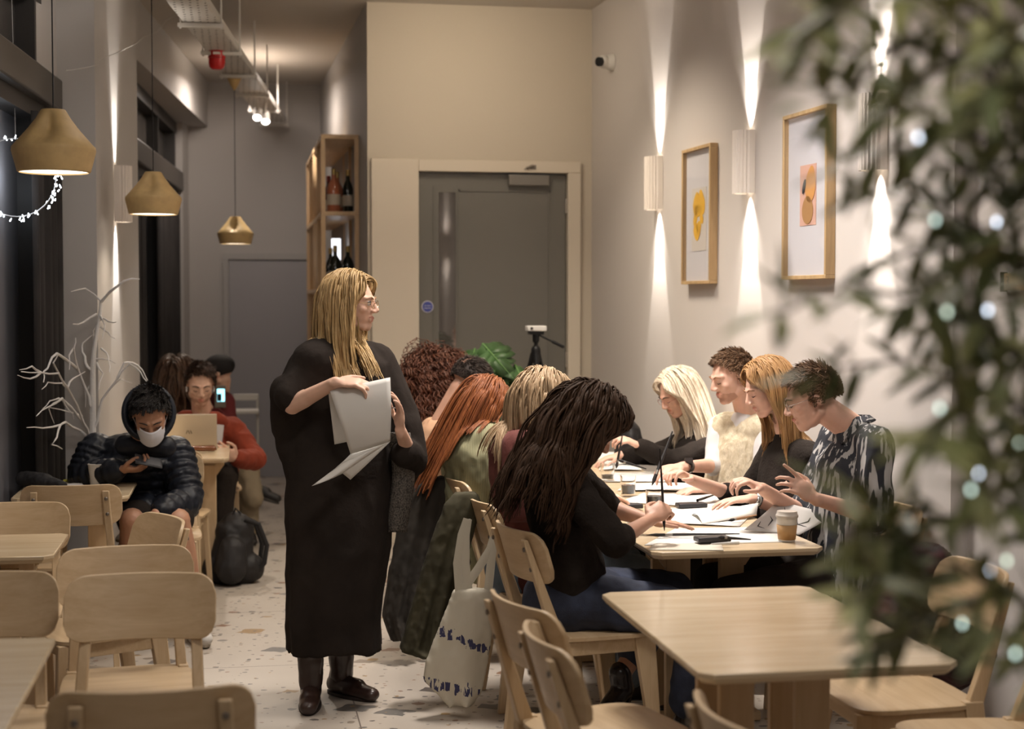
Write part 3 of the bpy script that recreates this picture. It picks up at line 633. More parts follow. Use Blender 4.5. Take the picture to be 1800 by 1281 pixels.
class Person:
    def __init__(s, loc, label, sk, group=None):
        s.r = root('person', loc, label, 'person', group=group, world=True); s.b = M(); s.sk = sk; s.reg = []; s.col = []
    def head(s, c, f, roll=0, k=1.0, ears=True, nose=1.0, up=(0, 0, 1)):
        R = frame(f, up, roll); c = V(c); s.hc = c; s.hR = R; s.hk = k
        L_ = lambda x, y, z: c+R @ V((x*k, y*k, z*k)); s.L = L_; b = s.b
        def e(p, r): b.ell(L_(*p), [q*k for q in r], R, 16, 11)
        e((0, -.014, .034), (.076, .096, .084)); e((0, .03, -.005), (.066, .066, .09)); e((0, .034, -.045), (.054, .055, .062))
        e((0, .070, -.094), (.023, .019, .017))
        for x in (-1, 1):
            b.cap(L_(x*.050, -.002, -.055), L_(x*.018, .062, -.094), .019*k, .016*k)
            e((x*.040, .060, -.020), (.022, .022, .020)); e((x*.031, .078, .004), (.0165, .012, .0105))
            b.cap(L_(x*.010, .091, .022), L_(x*.046, .070, .024), .009*k, .009*k)
            e((x*.012, .103, -.030), (.0085, .0105, .0075))
            if ears: b.ell(L_(x*.077, -.010, -.003), (.008*k, .017*k, .029*k), R @ Mx.Rotation(-.25, 3, 'X')); 
        b.cap(L_(0, .088, .016), L_(0, .1065+.004*nose, -.024), .0085*k, .0105*k)
        b.cap(L_(-.017, .086, -.0555), L_(.017, .086, -.0555), .0065*k); b.cap(L_(0, .092, -.055), L_(0, .0935, -.0555), .008*k)
        b.cap(L_(-.013, .087, -.0675), L_(.013, .087, -.0675), .0075*k); b.cap(L_(0, .080, -.085), L_(0, .078, -.09), .012*k)
        s.reg += [(L_(0, .094, -.0545), (.023*k, .018*k, .0058*k), 1, R), (L_(0, .093, -.067), (.018*k, .016*k, .0055*k), 1, R)]
        s.col.append((c+R @ V((0, -.010*k, .020*k)), (.083*k, .103*k, .100*k), R))
    def neck(s, base, r=.052):
        base = V(base); s.b.cap(base, s.L(0, -.028, -.055), r*1.08, r, n=16); s.col.append((base, (.075, .075, .06), Mx.Identity(3)))
    def brows_eyes(s, hair, closed=True, open_iris=(.10, .14, .18)):
        m = M(); k = s.hk
        for x in (-1, 1): m.tube([s.L(x*.013, .0985, .021), s.L(x*.030, .0955, .028), s.L(x*.050, .080, .021)], [.0028*k, .0034*k, .0015*k], 6)
        m.build('eyebrow', hair, s.r)
        for x in (-1, 1):
            if closed:
                M().tube([s.L(x*.017, .0885, .001), s.L(x*.024, .0905, -.004), s.L(x*.034, .0905, -.0055), s.L(x*.046, .082, -.001)], [.0008*k, .0017*k, .002*k, .0008*k], 6).build('eyelash', mat('lash_dark', (.03, .02, .018), .6), s.r)
            else:
                e_ = M().ell(s.L(x*.031, .0795, .003), .0125*k, s.hR, 18, 13).build('eye', mat('eye_white', (.62, .58, .54), .2), s.r)
                M().lathe([(.0058*k, 0), (.0054*k, .0012), (.002*k, .0018)], s.L(x*.031+.0005, .0912, .003), 18, s.hR @ Mx.Rotation(-math.pi/2, 3, 'X')).build('iris', mat('iris_dark', open_iris, .15), e_)
                M().tube([s.L(x*.018, .087, .006), s.L(x*.026, .0925, .0105), s.L(x*.036, .0915, .011), s.L(x*.046, .083, .006)], [.001*k, .0022*k, .0022*k, .001*k], 6).build('eyelash', mat('lash_dark', (.03, .02, .018), .6), s.r)
    def torso(s, hip, chest, sl, sr, fwd, w=.15):
        fwd = V(fwd); hip, chest, sl, sr = V(hip), V(chest), V(sl), V(sr); b = s.b
        b.cap(hip, chest, w*.90, w*.92, .68, fwd); b.cap(sl*.9+sr*.1, sr*.9+sl*.1, .050, .050); s.sl, s.sr, s.hip, s.chest, s.fwd, s.w = sl, sr, hip, chest, fwd, w
        s.col += [(chest, (w*1.12, w*.95, w*1.2), Mx.Identity(3)), (sl, (.075,)*3, Mx.Identity(3)), (sr, (.075,)*3, Mx.Identity(3)), ((sl+sr)/2, (.10, .10, .07), Mx.Identity(3)), (hip*.35+chest*.65, (w*1.1, w*.95, w*1.2), Mx.Identity(3))]
    def arm(s, sh, el, wr, thick=1.0):
        b = s.b; b.cap(sh, el, .047*thick, .037*thick); m_ = V(el)*.72+V(wr)*.28
        b.cap(el, m_, .036*thick, .036*thick); b.cap(m_, wr, .036*thick, .025*thick, .88)
    def hand(s, w_, d_, n, thumb=1, curl=.5, spread=.10, k=1.0, point=None, tcurl=.5):
        """w_ wrist, d_ direction of the fingers, n direction the palm faces, thumb=+1/-1 side along d x n"""
        b = s.b; w_ = V(w_); d_ = V(d_).normalized(); n = V(n); n = (n-d_*n.dot(d_)).normalized(); x = d_.cross(n)
        b.cap(w_-d_*.01, w_+d_*.02*k, .026*k, .027*k, .66, n)
        R = Mx((x, d_, -n)).transposed()
        b.ell(w_+d_*.052*k, (.041*k, .050*k, .0145*k), R, 16, 9)
        b.ell(w_+d_*.035*k+x*thumb*.022*k+n*.006, (.018*k, .030*k, .014*k), R)
        ends = []
        for i, (off, ln) in enumerate(((1.5, .92), (.5, 1.0), (-.5, .95), (-1.5, .76))):
            p = w_+d_*(.086-.004*abs(off-.5))*k+x*thumb*off*.0195*k; a_ = curl*(1 if point is None or i not in point else .15)
            dd_ = (d_+x*thumb*off*spread).normalized(); ang = a_*.75
            for seg, (l, r0, r1) in enumerate(((.043, .0088, .0080), (.027, .0078, .0072), (.021, .0071, .0060))):
                v = dd_*math.cos(ang)+n*math.sin(ang); q = p+v*l*ln*k; b.cap(p, q, r0*k, r1*k, n=10); p = q; ang += a_*1.0
            ends.append(p); 
        tb = w_+d_*.022*k+x*thumb*.026*k; t1 = tb+(d_*.62+x*thumb*.70+n*.35*tcurl*2).normalized()*.042*k; t2 = t1+(d_*.90+x*thumb*.10+n*.4*tcurl*2).normalized()*.031*k; t3 = t2+(d_*.95-x*thumb*.15+n*.35*tcurl*2).normalized()*.022*k
        b.cap(tb, t1, .0135*k, .0105*k, n=10); b.cap(t1, t2, .0102*k, .0092*k, n=10); b.cap(t2, t3, .0092*k, .0075*k, n=10)
        s.last = ends+[t3]; return ends+[t3]
    def leg(s, hp, kn, an, thick=1.0):
        s.b.cap(hp, kn, .078*thick, .052*thick); m_ = V(kn)*.7+V(an)*.3; s.b.cap(kn, m_, .051*thick, .052*thick); s.b.cap(m_, an, .052*thick, .034*thick)
    def foot(s, an, d_):
        an = V(an); d_ = V(d_).normalized(); s.b.cap(an-V((0, 0, .035))-d_*.02, an-V((0, 0, .05))+d_*.12, .030, .026)
    def done(s, vox=.0055): return fuse(s.b, 'body', s.sk, s.r, vox, 2, regions=s.reg)
def cloth(p, name, m_, parts, vox=.009, it=4, disp=.004, dsc=.10, regions=()):
    k = M()
    for q in parts: k.cap(*q[:4], **(q[4] if len(q) > 4 else {}))
    return fuse(k, name, m_, p.r, vox, it, disp, dsc, regions)
def shirt_parts(p, arms, ex=.018, w=None, hem=0, collar=True, sh=.066):
    """arms: list of (shoulder, elbow, wrist, cover 0..2) ; 1 = to the elbow, 2 = to the wrist"""
    w = w or p.w; up = dict(flat=.74, up=p.fwd); low = p.hip+V((0, 0, -hem))
    mid = p.hip*.5+p.chest*.5
    out = [(low, mid, w+ex, w*.95+ex, up), (mid, p.chest, w*.95+ex, w+ex*.8, up), (p.sl*.92+p.sr*.08, p.sr*.92+p.sl*.08, sh, sh)]
    if collar: out.append(((p.sl+p.sr)/2+V((0, 0, .0)), (p.sl+p.sr)/2+(p.L(0, -.03, -.09)-(p.sl+p.sr)/2)*.22, .078, .066))
    for sh_, el, wr, cv in arms:
        sh_, el, wr = V(sh_), V(el), V(wr); out.append((sh_, sh_.lerp(el, min(1, cv)), .060+ex*.3, .047+ex*.5+(0 if cv > 1 else .006)))
        if cv > 1: out.append((el, el.lerp(wr, cv-1), .047+ex*.5, .034+ex*.5))
    return out

def nmesh(name, Vn, Fn, m_, parent, smooth=True):
    me = bpy.data.meshes.new(name); q = parent; off = np.array(q.location) if q is not None and q.get('_w') else np.zeros(3)
    Vn = (Vn-off).astype(np.float32); nf = len(Fn)
    me.vertices.add(len(Vn)); me.vertices.foreach_set('co', Vn.ravel())
    me.loops.add(nf*4); me.loops.foreach_set('vertex_index', Fn.astype(np.int32).ravel())
    me.polygons.add(nf); me.polygons.foreach_set('loop_start', np.arange(0, nf*4, 4, dtype=np.int32)); me.polygons.foreach_set('loop_total', np.full(nf, 4, dtype=np.int32))
    me.update(); me.validate(); me.materials.append(m_)
    if smooth: me.shade_smooth()
    o = bpy.data.objects.new(name, me); COL.objects.link(o)
    if parent is not None: o.parent = parent
    return o
def hair_sim(p, name, m_, guides=170, kids=6, length=.4, steps=20, wid=.0042, stiff=.6, grav=.32, puff=.015, wave=0, wavef=3, ylim=.045, part=0, drift=(0, 0, 0), driftl=None, seedv=1, jitter=.015, front=.42, side=.15, low=-.45, topz=.64, capk=1.02, fit=1.0, clump=.55, comb=None, lift0=0, lens=None, spread=.011, tip=.3, fullness=0, xmin=.074, parth=.35, back=.55):
    rg = np.random.RandomState(seedv); R = np.array(p.hR); k = p.hk; hc = np.array(p.hc); cc = np.array(p.col[0][0]); rr = np.array(p.col[0][1])*fit
    def okf(d):
        return ~((d[:, 1] > front) & (d[:, 2] < topz)) & ~((d[:, 1] > side) & (d[:, 2] < .12)) & (d[:, 2] > low) & (d[:, 1] < .66)
    # cap
    NA, NB = 40, 26; th = np.pi*np.arange(NB+1)/NB; al = 2*np.pi*np.arange(NA)/NA
    T_, A_ = np.meshgrid(th, al, indexing='ij'); d = np.stack([np.sin(T_)*np.cos(A_), np.sin(T_)*np.sin(A_), np.cos(T_)], -1).reshape(-1, 3)
    ok = okf(d); cv = cc+(d*rr*capk) @ R.T; j, i = np.meshgrid(np.arange(NB), np.arange(NA), indexing='ij')
    q = np.stack([j*NA+i, j*NA+(i+1) % NA, (j+1)*NA+(i+1) % NA, (j+1)*NA+i], -1).reshape(-1, 4); q = q[ok[q].all(1)]
    # seeds
    c = rg.normal(size=(guides*30, 3)); c /= np.linalg.norm(c, axis=1)[:, None]
    npart = int(guides*parth); pr_ = np.stack([part+rg.normal(size=guides*6)*.04, rg.uniform(-.8, .75, guides*6), np.zeros(guides*6)], 1); pr_[:, 2] = np.sqrt(np.maximum(.04, 1-pr_[:, 0]**2-pr_[:, 1]**2)); pr_ /= np.linalg.norm(pr_, axis=1)[:, None]
    c = c[okf(c) & (c[:, 2] > -.35)][:guides-npart]; pr_ = pr_[okf(pr_)][:npart]; gd = np.concatenate([c, pr_]); g = len(gd)
    D = np.repeat(gd, kids, 0)+rg.normal(size=(g*kids, 3))*spread*6; D /= np.linalg.norm(D, axis=1)[:, None]; n = len(D)
    bad = ~okf(D); D[bad] = np.repeat(gd, kids, 0)[bad]
    out = D/rr; out /= np.linalg.norm(out, axis=1)[:, None]; s_ = np.where(D[:, 0] > part, 1., -1.)
    if comb is None:
        t0 = np.stack([s_*np.where(D[:, 2] > .3, .9, .25), np.full(n, -back), -.25-.8*(1-D[:, 2])], 1)
    else: t0 = np.tile(np.array(comb, float), (n, 1))+rg.normal(size=(n, 3))*.18
    t0 -= out*(t0*out).sum(1)[:, None]; t0 /= np.linalg.norm(t0, axis=1)[:, None]; t0 = t0+out*lift0; t0 /= np.linalg.norm(t0, axis=1)[:, None]
    dr = t0 @ R.T; pos = cc+(D*rr*1.01) @ R.T; on = out @ R.T
    L0 = (lens(D) if lens else length*np.ones(n))*rg.uniform(.88, 1.05, n); seg = (L0/steps)[:, None]
    jit = np.repeat(rg.normal(size=(g, 3)), kids, 0)*jitter; lift = np.repeat(rg.uniform(.15, 1, g), kids)*puff+rg.uniform(0, .3, n)*puff; ph = np.repeat(rg.uniform(0, 6.28, g), kids)
    G = np.array([0, 0, -1.]); pth = [pos.copy()]; dv = np.tile(np.array(drift, float)*.1, (n, 1))
    if driftl: dv[s_ < 0] = np.array(driftl, float)*.1
    gi = np.arange(g)*kids
    for t in range(steps):
        dr = dr*stiff+G*grav+jit*.6+dv; dr /= np.linalg.norm(dr, axis=1)[:, None]; pos = pos+dr*seg
        for ci, (ce, re, Re) in enumerate(p.col):
            ce = np.array(ce); Rm = np.array(Re); re_ = (rr if ci == 0 else np.array(re))[None, :]+lift[:, None]*(1 if ci == 0 else .6)
            e = (pos-ce) @ Rm; qq = np.sqrt(((e/re_)**2).sum(1)); m = (qq < 1) & (qq > 1e-4)
            if m.any():
                w2 = ce+(e[m]/qq[m][:, None]) @ Rm.T; dd = dr[m]+(w2-pos[m])/seg[m]*.6; dr[m] = dd/np.linalg.norm(dd, axis=1)[:, None]; pos[m] = w2
        if comb is None:
            e = (pos-hc) @ R/k; yl = np.interp(e[:, 2], [-.2, -.16, .0, .07, .09], [9, ylim, ylim, .085, .090]); m = (e[:, 1] > yl)
            e[m, 1] = yl[m]+(e[m, 1]-yl[m])*.08
            m = (e[:, 1] > .03) & (e[:, 2] < .05) & (e[:, 2] > -.15) & (abs(e[:, 0]) < xmin); e[m, 0] = np.where(e[m, 0] > 0, xmin, -xmin)
            pos = hc+(e*k) @ R.T
        pth.append(pos.copy())
    Pth = np.stack(pth, 1)                      # n, steps+1, 3
    cl = (np.arange(steps+1)/steps)**.7*clump; gp = Pth[gi]; gp = np.repeat(gp, kids, 0); Pth = Pth*(1-cl)[None, :, None]+gp*cl[None, :, None]
    if fullness: Pth = Pth+on[:, None, :]*fullness*np.sin(np.linspace(0, 3.14, steps+1))[None, :, None]
    if wave:
        tt = np.arange(steps+1)[None, :]*seg*wavef*10+ph[:, None]; am = np.minimum(1, np.arange(steps+1)/4.)[None, :]*wave
        Pth = Pth+np.stack([np.cos(tt)*am, np.sin(tt)*am, .5*np.sin(tt*1.7)*am], -1)
    T = np.gradient(Pth, axis=1); T /= (np.linalg.norm(T, axis=2)[..., None]+1e-9)
    B_ = np.cross(T, on[:, None, :]); B_ /= (np.linalg.norm(B_, axis=2)[..., None]+1e-9); A2 = np.cross(B_, T)
    u = np.linspace(0, 1, steps+1); w_ = wid*np.interp(u, [0, .12, .6, 1], [.6, 1, 1, tip]); w_ = w_[None, :, None]*rg.uniform(.7, 1.25, n)[:, None, None]
    ring = np.stack([Pth+B_*w_, Pth+A2*w_*.55, Pth-B_*w_, Pth-A2*w_*.55], 2).reshape(-1, 3)
    S = steps+1; si, ti, ri = np.meshgrid(np.arange(n), np.arange(steps), np.arange(4), indexing='ij'); b0 = si*S*4+ti*4
    F_ = np.stack([b0+ri, b0+(ri+1) % 4, b0+4+(ri+1) % 4, b0+4+ri], -1).reshape(-1, 4)
    return nmesh(name, np.concatenate([cv, ring]), np.concatenate([q, F_+len(cv)]), m_, p.r)
def hair_locks(p, name, m_, n=230, length=.4, wid=.01, stiff=.6, grav=.3, puff=.012, curl=0, curlf=3, front=.45, side=.2, low=-.4, part=0, drift=(0, 0, 0), seedv=1, jitter=.012, topz=.64, ends=.3, fit=1.0, seg=0, **k):
    return hair_sim(p, name, m_, guides=n, kids=6, length=length, wid=wid*.42, stiff=stiff, grav=grav, puff=puff, wave=curl*.6, wavef=curlf, front=front, side=side, low=low, part=part, drift=drift, seedv=seedv, jitter=jitter, topz=topz, tip=ends, fit=fit, **k)
def short_hair(p, name, m_, top=.03, sides=.008, comb=(.1, .6, -.1), lift0=.35, front=.45, side=.26, low=-.42, seedv=5, wid=.0022, fit=.985, g=420, topz=.60):
    def ln(d): return sides+(top-sides)*np.clip((d[:, 2]-.15)/.45, 0, 1)
    return hair_sim(p, name, m_, guides=g, kids=5, steps=5, wid=wid, stiff=.85, grav=.05, puff=.006, jitter=.12, front=front, side=side, low=low, topz=topz, comb=comb, lift0=lift0, lens=ln, seedv=seedv, clump=.25, fit=fit, capk=1.0+sides*.3, parth=0)
def shoe(p, an, d_, m_, sole=None, name='shoe', k=1.0, high=0):
    an = V(an); d_ = V(d_).normalized(); z = an.z-.085; up = V((0, 0, 1)); q = M(); base = V((an.x, an.y, 0))+up*(max(z, 0))
    b0 = an-up*.062
    q.cap(b0-d_*.03*k, b0+d_*.09*k, .040*k, .037*k); q.cap(b0+d_*.05*k-up*.008, b0+d_*.165*k-up*.014, .042*k, .034*k, .8, (0, 0, 1)); q.cap(b0-d_*.02*k, an+up*(.01+high), .042*k, .043*k)
    o = fuse(q, name, m_, p.r, .006, 3)
    if sole:
        s_ = M(); pts = [V((0, 0, 0))]
        rt = d_.cross(up); rg = []
        for z_ in (-.052, -.030):
            rg.append([b0+d_*(.055+.128*math.cos(a_))*k+rt*(.043*math.sin(a_)*(1-.1*math.cos(a_)))*k+up*z_ for a_ in [2*PI*i/24 for i in range(24)]])
        s_.loft(rg); s_.build('sole', sole, o, bevel=.004)
    return o
def glasses(p, m_, lens=True, r=.020, thick=.0011):
    q = M()
    for x in (-1, 1):
        q.tube([p.L(x*.033+r*math.cos(a_), .104+.0*math.sin(a_)-.1*abs(x*.033+r*math.cos(a_))*.6, r*.82*math.sin(a_)) for a_ in [2*PI*i/20 for i in range(21)]], thick, 6)
        q.tube([p.L(x*.053, .100, .004), p.L(x*.078, .06, .006), p.L(x*.080, -.005, .008), p.L(x*.079, -.02, -.006)], thick, 6)
    q.tube([p.L(-.013, .104, .004), p.L(0, .106, .008), p.L(.013, .104, .004)], thick, 6)
    return q.build('glasses', m_, p.r)
BLK = mat('black_cloth', (.023, .018, .015), .9, var=.25, vs=4, bump=.25, bs=35, spec=.15)  # base lifted above true black to carry the haze
BLK2 = mat('black_knit', (.021, .0165, .014), .95, var=.25, vs=6, bump=.35, bs=90, spec=.12)  # knit black likewise raised, haze put into the colour
DENIM = mat('dark_denim', (.026, .033, .060), .8, var=.3, vs=14, bump=.2, bs=200); DENIML = mat('pale_denim', (.16, .21, .27), .8, var=.25, vs=10)
GOLDM = mat('gold_wire', (.65, .45, .25), .25, .9); STEEL = mat('watch_steel', (.6, .6, .6), .2, .9)
LEATH = mat('black_leather', (.018, .013, .012), .25, spec=.6)
BROWNB = mat('brown_black_boot', (.040, .022, .018), .30, spec=.6)
# ================= PEOPLE: figures =================
H_BLOND = hairmat('hair_blonde', (.60, .42, .20), (.36, .22, .09)); H_DARK = hairmat('hair_dark_brown', (.060, .032, .018), (.026, .014, .008))
H_RED = hairmat('hair_auburn', (.32, .105, .030), (.15, .042, .014)); H_ASH = hairmat('hair_ash_blonde', (.50, .36, .22), (.27, .17, .09))
H_CURL = hairmat('hair_curly_auburn', (.16, .055, .025), (.07, .022, .012)); H_PLAT = hairmat('hair_platinum', (.90, .82, .68), (.62, .50, .36))
H_STRAW = hairmat('hair_strawberry', (.46, .27, .115), (.27, .135, .05)); H_SHORT = mat('hair_short_dark', (.035, .022, .016), .7, var=.4, vs=60, stretch=(1, 1, .2))
H_BROWN = mat('hair_short_brown', (.13, .070, .035), .7, var=.35, vs=60, stretch=(1, 1, .2)); H_BLACK = mat('hair_black', (.016, .012, .010), .55, var=.4, vs=60, bump=.6, bs=90)
def lean(hip, chest): return V(chest)-V(hip)
def seated(label, sk, hip, chest, fwd, headc, headf, w=.145, shw=.165, sh_up=.085, k=1.0, roll=0, neckr=.050, ears=True, shl=None, shr=None):
    fwd = V(fwd).normalized(); hip = V(hip); chest = V(chest); side = fwd.cross(V((0, 0, 1))).normalized()
    p = Person((hip.x, hip.y, 0), label, sk)
    p.head(headc, headf, roll, k, ears); top = chest+(chest-hip).normalized()*sh_up
    sr = V(shr) if shr else top+side*shw; sl = V(shl) if shl else top-side*shw
    p.torso(hip, chest, sl, sr, fwd, w); p.neck(top+V((0, 0, .03)), neckr); p.side = side
    return p
# ---- standing woman ----
def standing_woman():
    Y = 6.2; hip = P(590, 905, Y); chest = P(600, 690, Y); fwd = V((.62, -.78, 0))
    p = Person((hip.x, hip.y, 0), 'standing blonde woman in long black robe holding sheets of white paper', SK_FAIR)
    p.head(P(617, 533, Y-.02), (.92, -.36, -.04), 0, .98)
    sr = P(549, 640, Y-.12); sl = P(668, 632, Y+.10)
    p.torso(hip, chest, sl, sr, fwd, .15); p.neck(P(603, 612, Y+.01), .05)
    elr, wrr = P(514, 712, Y-.17), P(590, 672, Y-.28); ell_, wrl = P(725, 812, Y-.04), P(704, 756, Y-.22)
    p.arm(sr, elr, wrr); p.arm(sl, ell_, wrl)
    hd = (P(640, 672, Y-.30)-wrr); p.hand(wrr, (hd.x, -.02, hd.z*.6), (.15, .35, -1), thumb=1, curl=.62, k=1.02, tcurl=.1)
    p.hand(wrl, (P(703, 690, Y-.25)-wrl), (-1, -.2, .1), thumb=-1, curl=.38, k=1.0, tcurl=.35)
    kn = [P(560, 1040, Y-.05), P(620, 1040, Y+.05)]; an = [P(546, 1196, Y-.02), P(600, 1180, Y+.1)]
    for a_, b_ in zip(kn, an): p.leg(hip.lerp(a_, .15)+(a_-hip)*0, a_, b_, .9)
    p.done(.0048)
    p.brows_eyes(mat('brow_blonde', (.25, .14, .07), .7), closed=False)
    glasses(p, GOLDM, r=.019)
    # robe: body loft with oval rings following the falling cloth, plus the two wide sleeves
    q = M(); rows = [(610, 565, 655, .10), (640, 535, 682, .13), (700, 520, 690, .15), (780, 508, 690, .16), (880, 501, 690, .17), (960, 502, 686, .18), (1050, 503, 672, .18), (1110, 503, 668, .18), (1140, 504, 672, .18)]
    rings = []
    for (py_, xl, xr, dp) in rows:
        a_, b_ = P(xl, py_, Y), P(xr, py_, Y); c_ = (a_+b_)/2; hx = (b_-a_).length/2; n_ = 56; rg = []
        fold = max(0, (py_-700)/440)
        for i in range(n_):
            t = 2*PI*i/n_; f_ = 1+fold*(.035*math.sin(t*7+.5)+.028*math.sin(t*11+py_*.004))
            rg.append(V((c_.x+hx*math.cos(t)*f_, c_.y+dp*math.sin(t)*f_, c_.z+(.012*math.sin(t*3) if py_ > 1100 else 0))))
        rings.append(rg)
    q.loft(rings)
    q.cap(P(556, 636, Y-.09), P(650, 632, Y+.05), .096, .080)
    U = dict(flat=.75, up=(0, 1, 0))
    q.cap(P(556, 650, Y-.08), P(512, 696, Y-.15), .100, .068, .9, (0, 1, 0)); q.cap(P(505, 690, Y-.10), P(508, 750, Y-.02), .070, .070); q.cap(P(545, 645, Y-.02), P(512, 705, Y-.03), .085, .085); q.cap(P(540, 690, Y-.02), P(528, 780, Y-.0), .12, .10, .8, (0, 1, 0)); q.cap(P(522, 760, Y-.0), P(545, 850, Y), .08, .09)
    q.cap(P(655, 640, Y+.04), P(700, 745, Y+.02), .095, .095, .9, (0, 1, 0)); q.cap(P(706, 750, Y-.00), P(722, 808, Y-.03), .085, .070, .9, (0, 1, 0)); q.cap(P(722, 805, Y-.03), P(712, 796, Y-.12), .066, .058); q.cap(P(712, 805, Y+.0), P(668, 910, Y+.03), .085, .06, .6, (0, 1, 0))
    fuse(q, 'robe', mat('robe_black', (.025, .0195, .0165), .92, var=.2, vs=4, bump=.2, bs=50, spec=.12), p.r, .010, 3, .005, .16)  # robe black lightened in the colour to imitate haze
    # sparkly scarf hanging under the left hand
    s_ = M(); pts = []
    s_.grid(lambda u, v: P(682+u*38+8*math.sin(v*4), 760+v*175, Y-.10-.03*math.sin(u*PI)+.05*v), 8, 20)
    sp = mat('scarf_speckled', (.02, .018, .017), .7, col2=(.16, .14, .12), vs=160)
    s_.build('scarf', sp, p.r, solid=.008, smooth=80)
    # hair
    p.col.append((P(604, 690, Y), (.165, .160, .19), Mx.Identity(3))); p.col.append((P(560, 640, Y-.06), (.11, .10, .09), Mx.Identity(3))); p.col.append((P(650, 645, Y+.0), (.10, .13, .10), Mx.Identity(3)))
    hair_locks(p, 'hair', H_BLOND, n=330, length=.44, wid=.0105, stiff=.62, grav=.36, puff=.022, curl=.004, curlf=3, part=.0, seedv=4, drift=(.25, -.2, 0), driftl=(1.5, -2.2, 0), front=.38, side=.12, back=.8, low=-.45, jitter=.02, topz=.66)
    for an_, d_ in ((an[0], (-.10, -1, 0)), (an[1], (.62, -.75, 0))):
        a2 = V((an_.x, an_.y, .105)); o = shoe(p, a2, d_, BROWNB, mat('boot_sole', (.02, .013, .011), .6), 'boot', 1.05, .0)
        q = M().cap(a2-V((0, 0, .02)), a2+V((0, 0, .17)), .048, .056); fuse(q, 'boot_shaft', BROWNB, p.r, .008, 3, .003, .05)
    M().lathe([(.0085, -.0025), (.0098, 0), (.0085, .0025)], p.last[1].lerp(wrl, .42)+V((.004, -.01, 0)), 14).build('ring', STEEL, p.r)
    return p
standing_woman()
# ---- left side of the long table (facing +x) ----
def woman_black():
    p = seated('dark haired woman in black top and jeans drawing at the near end of the table', SK_MID, (1.17, 5.38, .565), P(978, 850, 5.36), (.97, -.22, 0), P(1032, 748, 5.30), (.76, .02, -.65), w=.15, shw=.165, k=1.02)
    e1, w1 = P(1082, 952, 5.12), P(1142, 914, 5.26); e2, w2 = P(1068, 892, 5.62), P(1142, 915, 5.52)
    p.arm(p.sr, e1, w1); p.arm(p.sl, e2, w2)
    p.hand(w1, (.55, .25, .35), (.3, .9, -.6), thumb=1, curl=1.25, k=.98, tcurl=.6); p.hand(w2, (1, -.12, -.10), (0, 0, -1), thumb=-1, curl=.12, k=.95, tcurl=.1)
    kn = (V((1.60, 5.18, .52)), V((1.60, 5.55, .53))); an = (P(1205, 1240, 5.3), P(1090, 1218, 5.42))
    an = (V((an[0].x, an[0].y, .16)), V((an[1].x, an[1].y, .25)))
    for a_, b_ in zip(kn, an): p.leg(p.hip+V((.05, 0, -.02)), a_, b_)
    p.done()
    cloth(p, 'top', BLK2, shirt_parts(p, [(p.sr, e1, w1, 1.22), (p.sl, e2, w2, 1.15)], ex=.020, hem=-.10), disp=.006)
    J = [(p.hip+V((-.02, 0, -.02)), p.hip+V((.08, 0, -.02)), .158, .14, dict(flat=.9, up=(0, 0, 1)))]
    for a_, b_, q_ in zip(kn, an, (.95, .72)): J += [(p.hip+V((.05, (a_.y-p.hip.y)*.35, -.015)), a_, .105, .078), (a_, a_.lerp(b_, q_), .076, .064)]
    cloth(p, 'jeans', DENIM, J, disp=.004)
    p.b = M(); shoe(p, an[1]+V((.0, 0, .0)), (-.5, -.5, -.35), LEATH, LEATH); shoe(p, V((an[0].x, an[0].y, .10)), (.9, -.3, 0), LEATH, LEATH)
    hair_locks(p, 'hair', H_DARK, n=330, length=.46, wid=.012, stiff=.66, grav=.26, puff=.035, curl=.013, curlf=3.0, seedv=11, drift=(-.9, -.25, 0), front=.5, side=.3, low=-.5, jitter=.03, ends=.2)
woman_black()
def woman_maroon():
    p = seated('ash blonde woman in maroon sweatshirt between the dark haired and the red haired women', SK_FAIR, (1.15, 6.10, .565), P(912, 815, 6.1), (.98, -.1, 0), P(950, 705, 6.06), (.80, -.10, -.60), w=.145)
    e1, w1 = P(908, 893, 5.88), P(1000, 885, 5.95); e2, w2 = P(980, 860, 6.3), P(1050, 870, 6.2)
    p.arm(p.sr, e1, w1); p.arm(p.sl, e2, w2); p.hand(w1, (1, 0, -.1), (0, 0, -1), thumb=1, curl=.5); p.hand(w2, (1, 0, -.1), (0, 0, -1), thumb=-1, curl=.5)
    kn = (V((1.58, 6.0, .52)), V((1.58, 6.22, .53))); an = (V((1.55, 6.0, .1)), V((1.58, 6.25, .1)))
    for a_, b_ in zip(kn, an): p.leg(p.hip+V((.05, 0, -.02)), a_, b_)
    p.done(.006)
    cloth(p, 'sweatshirt', mat('maroon_fleece', (.115, .032, .026), .9, var=.25, vs=5, bump=.2, bs=70), shirt_parts(p, [(p.sr, e1, w1, 1.95), (p.sl, e2, w2, 1.9)], ex=.026), disp=.007)
    J = [(p.hip+V((-.03, 0, -.02)), p.hip+V((.08, 0, -.02)), .150, .13)]
    for a_, b_ in zip(kn, an): J += [(p.hip+V((.05, (a_.y-p.hip.y)*.35, -.015)), a_, .10, .076), (a_, b_, .074, .055)]
    cloth(p, 'jeans', DENIML, J, disp=.004)
    for a_ in an: shoe(p, a_, (1, 0, 0), mat('shoe_dark', (.03, .025, .025), .5), mat('sole_white', (.5, .48, .45), .6))
    p.brows_eyes(mat('brow_blonde', (.25, .14, .07), .7))
    hair_locks(p, 'hair', H_ASH, n=320, length=.37, lens=lambda D: .24+.13*np.clip(-D[:, 1]*1.4+.15, 0, 1), wid=.0105, stiff=.62, grav=.30, puff=.02, curl=.003, curlf=3, seedv=21, drift=(.1, -.1, 0), front=.45, side=.2, low=-.5, jitter=.02)
woman_maroon()
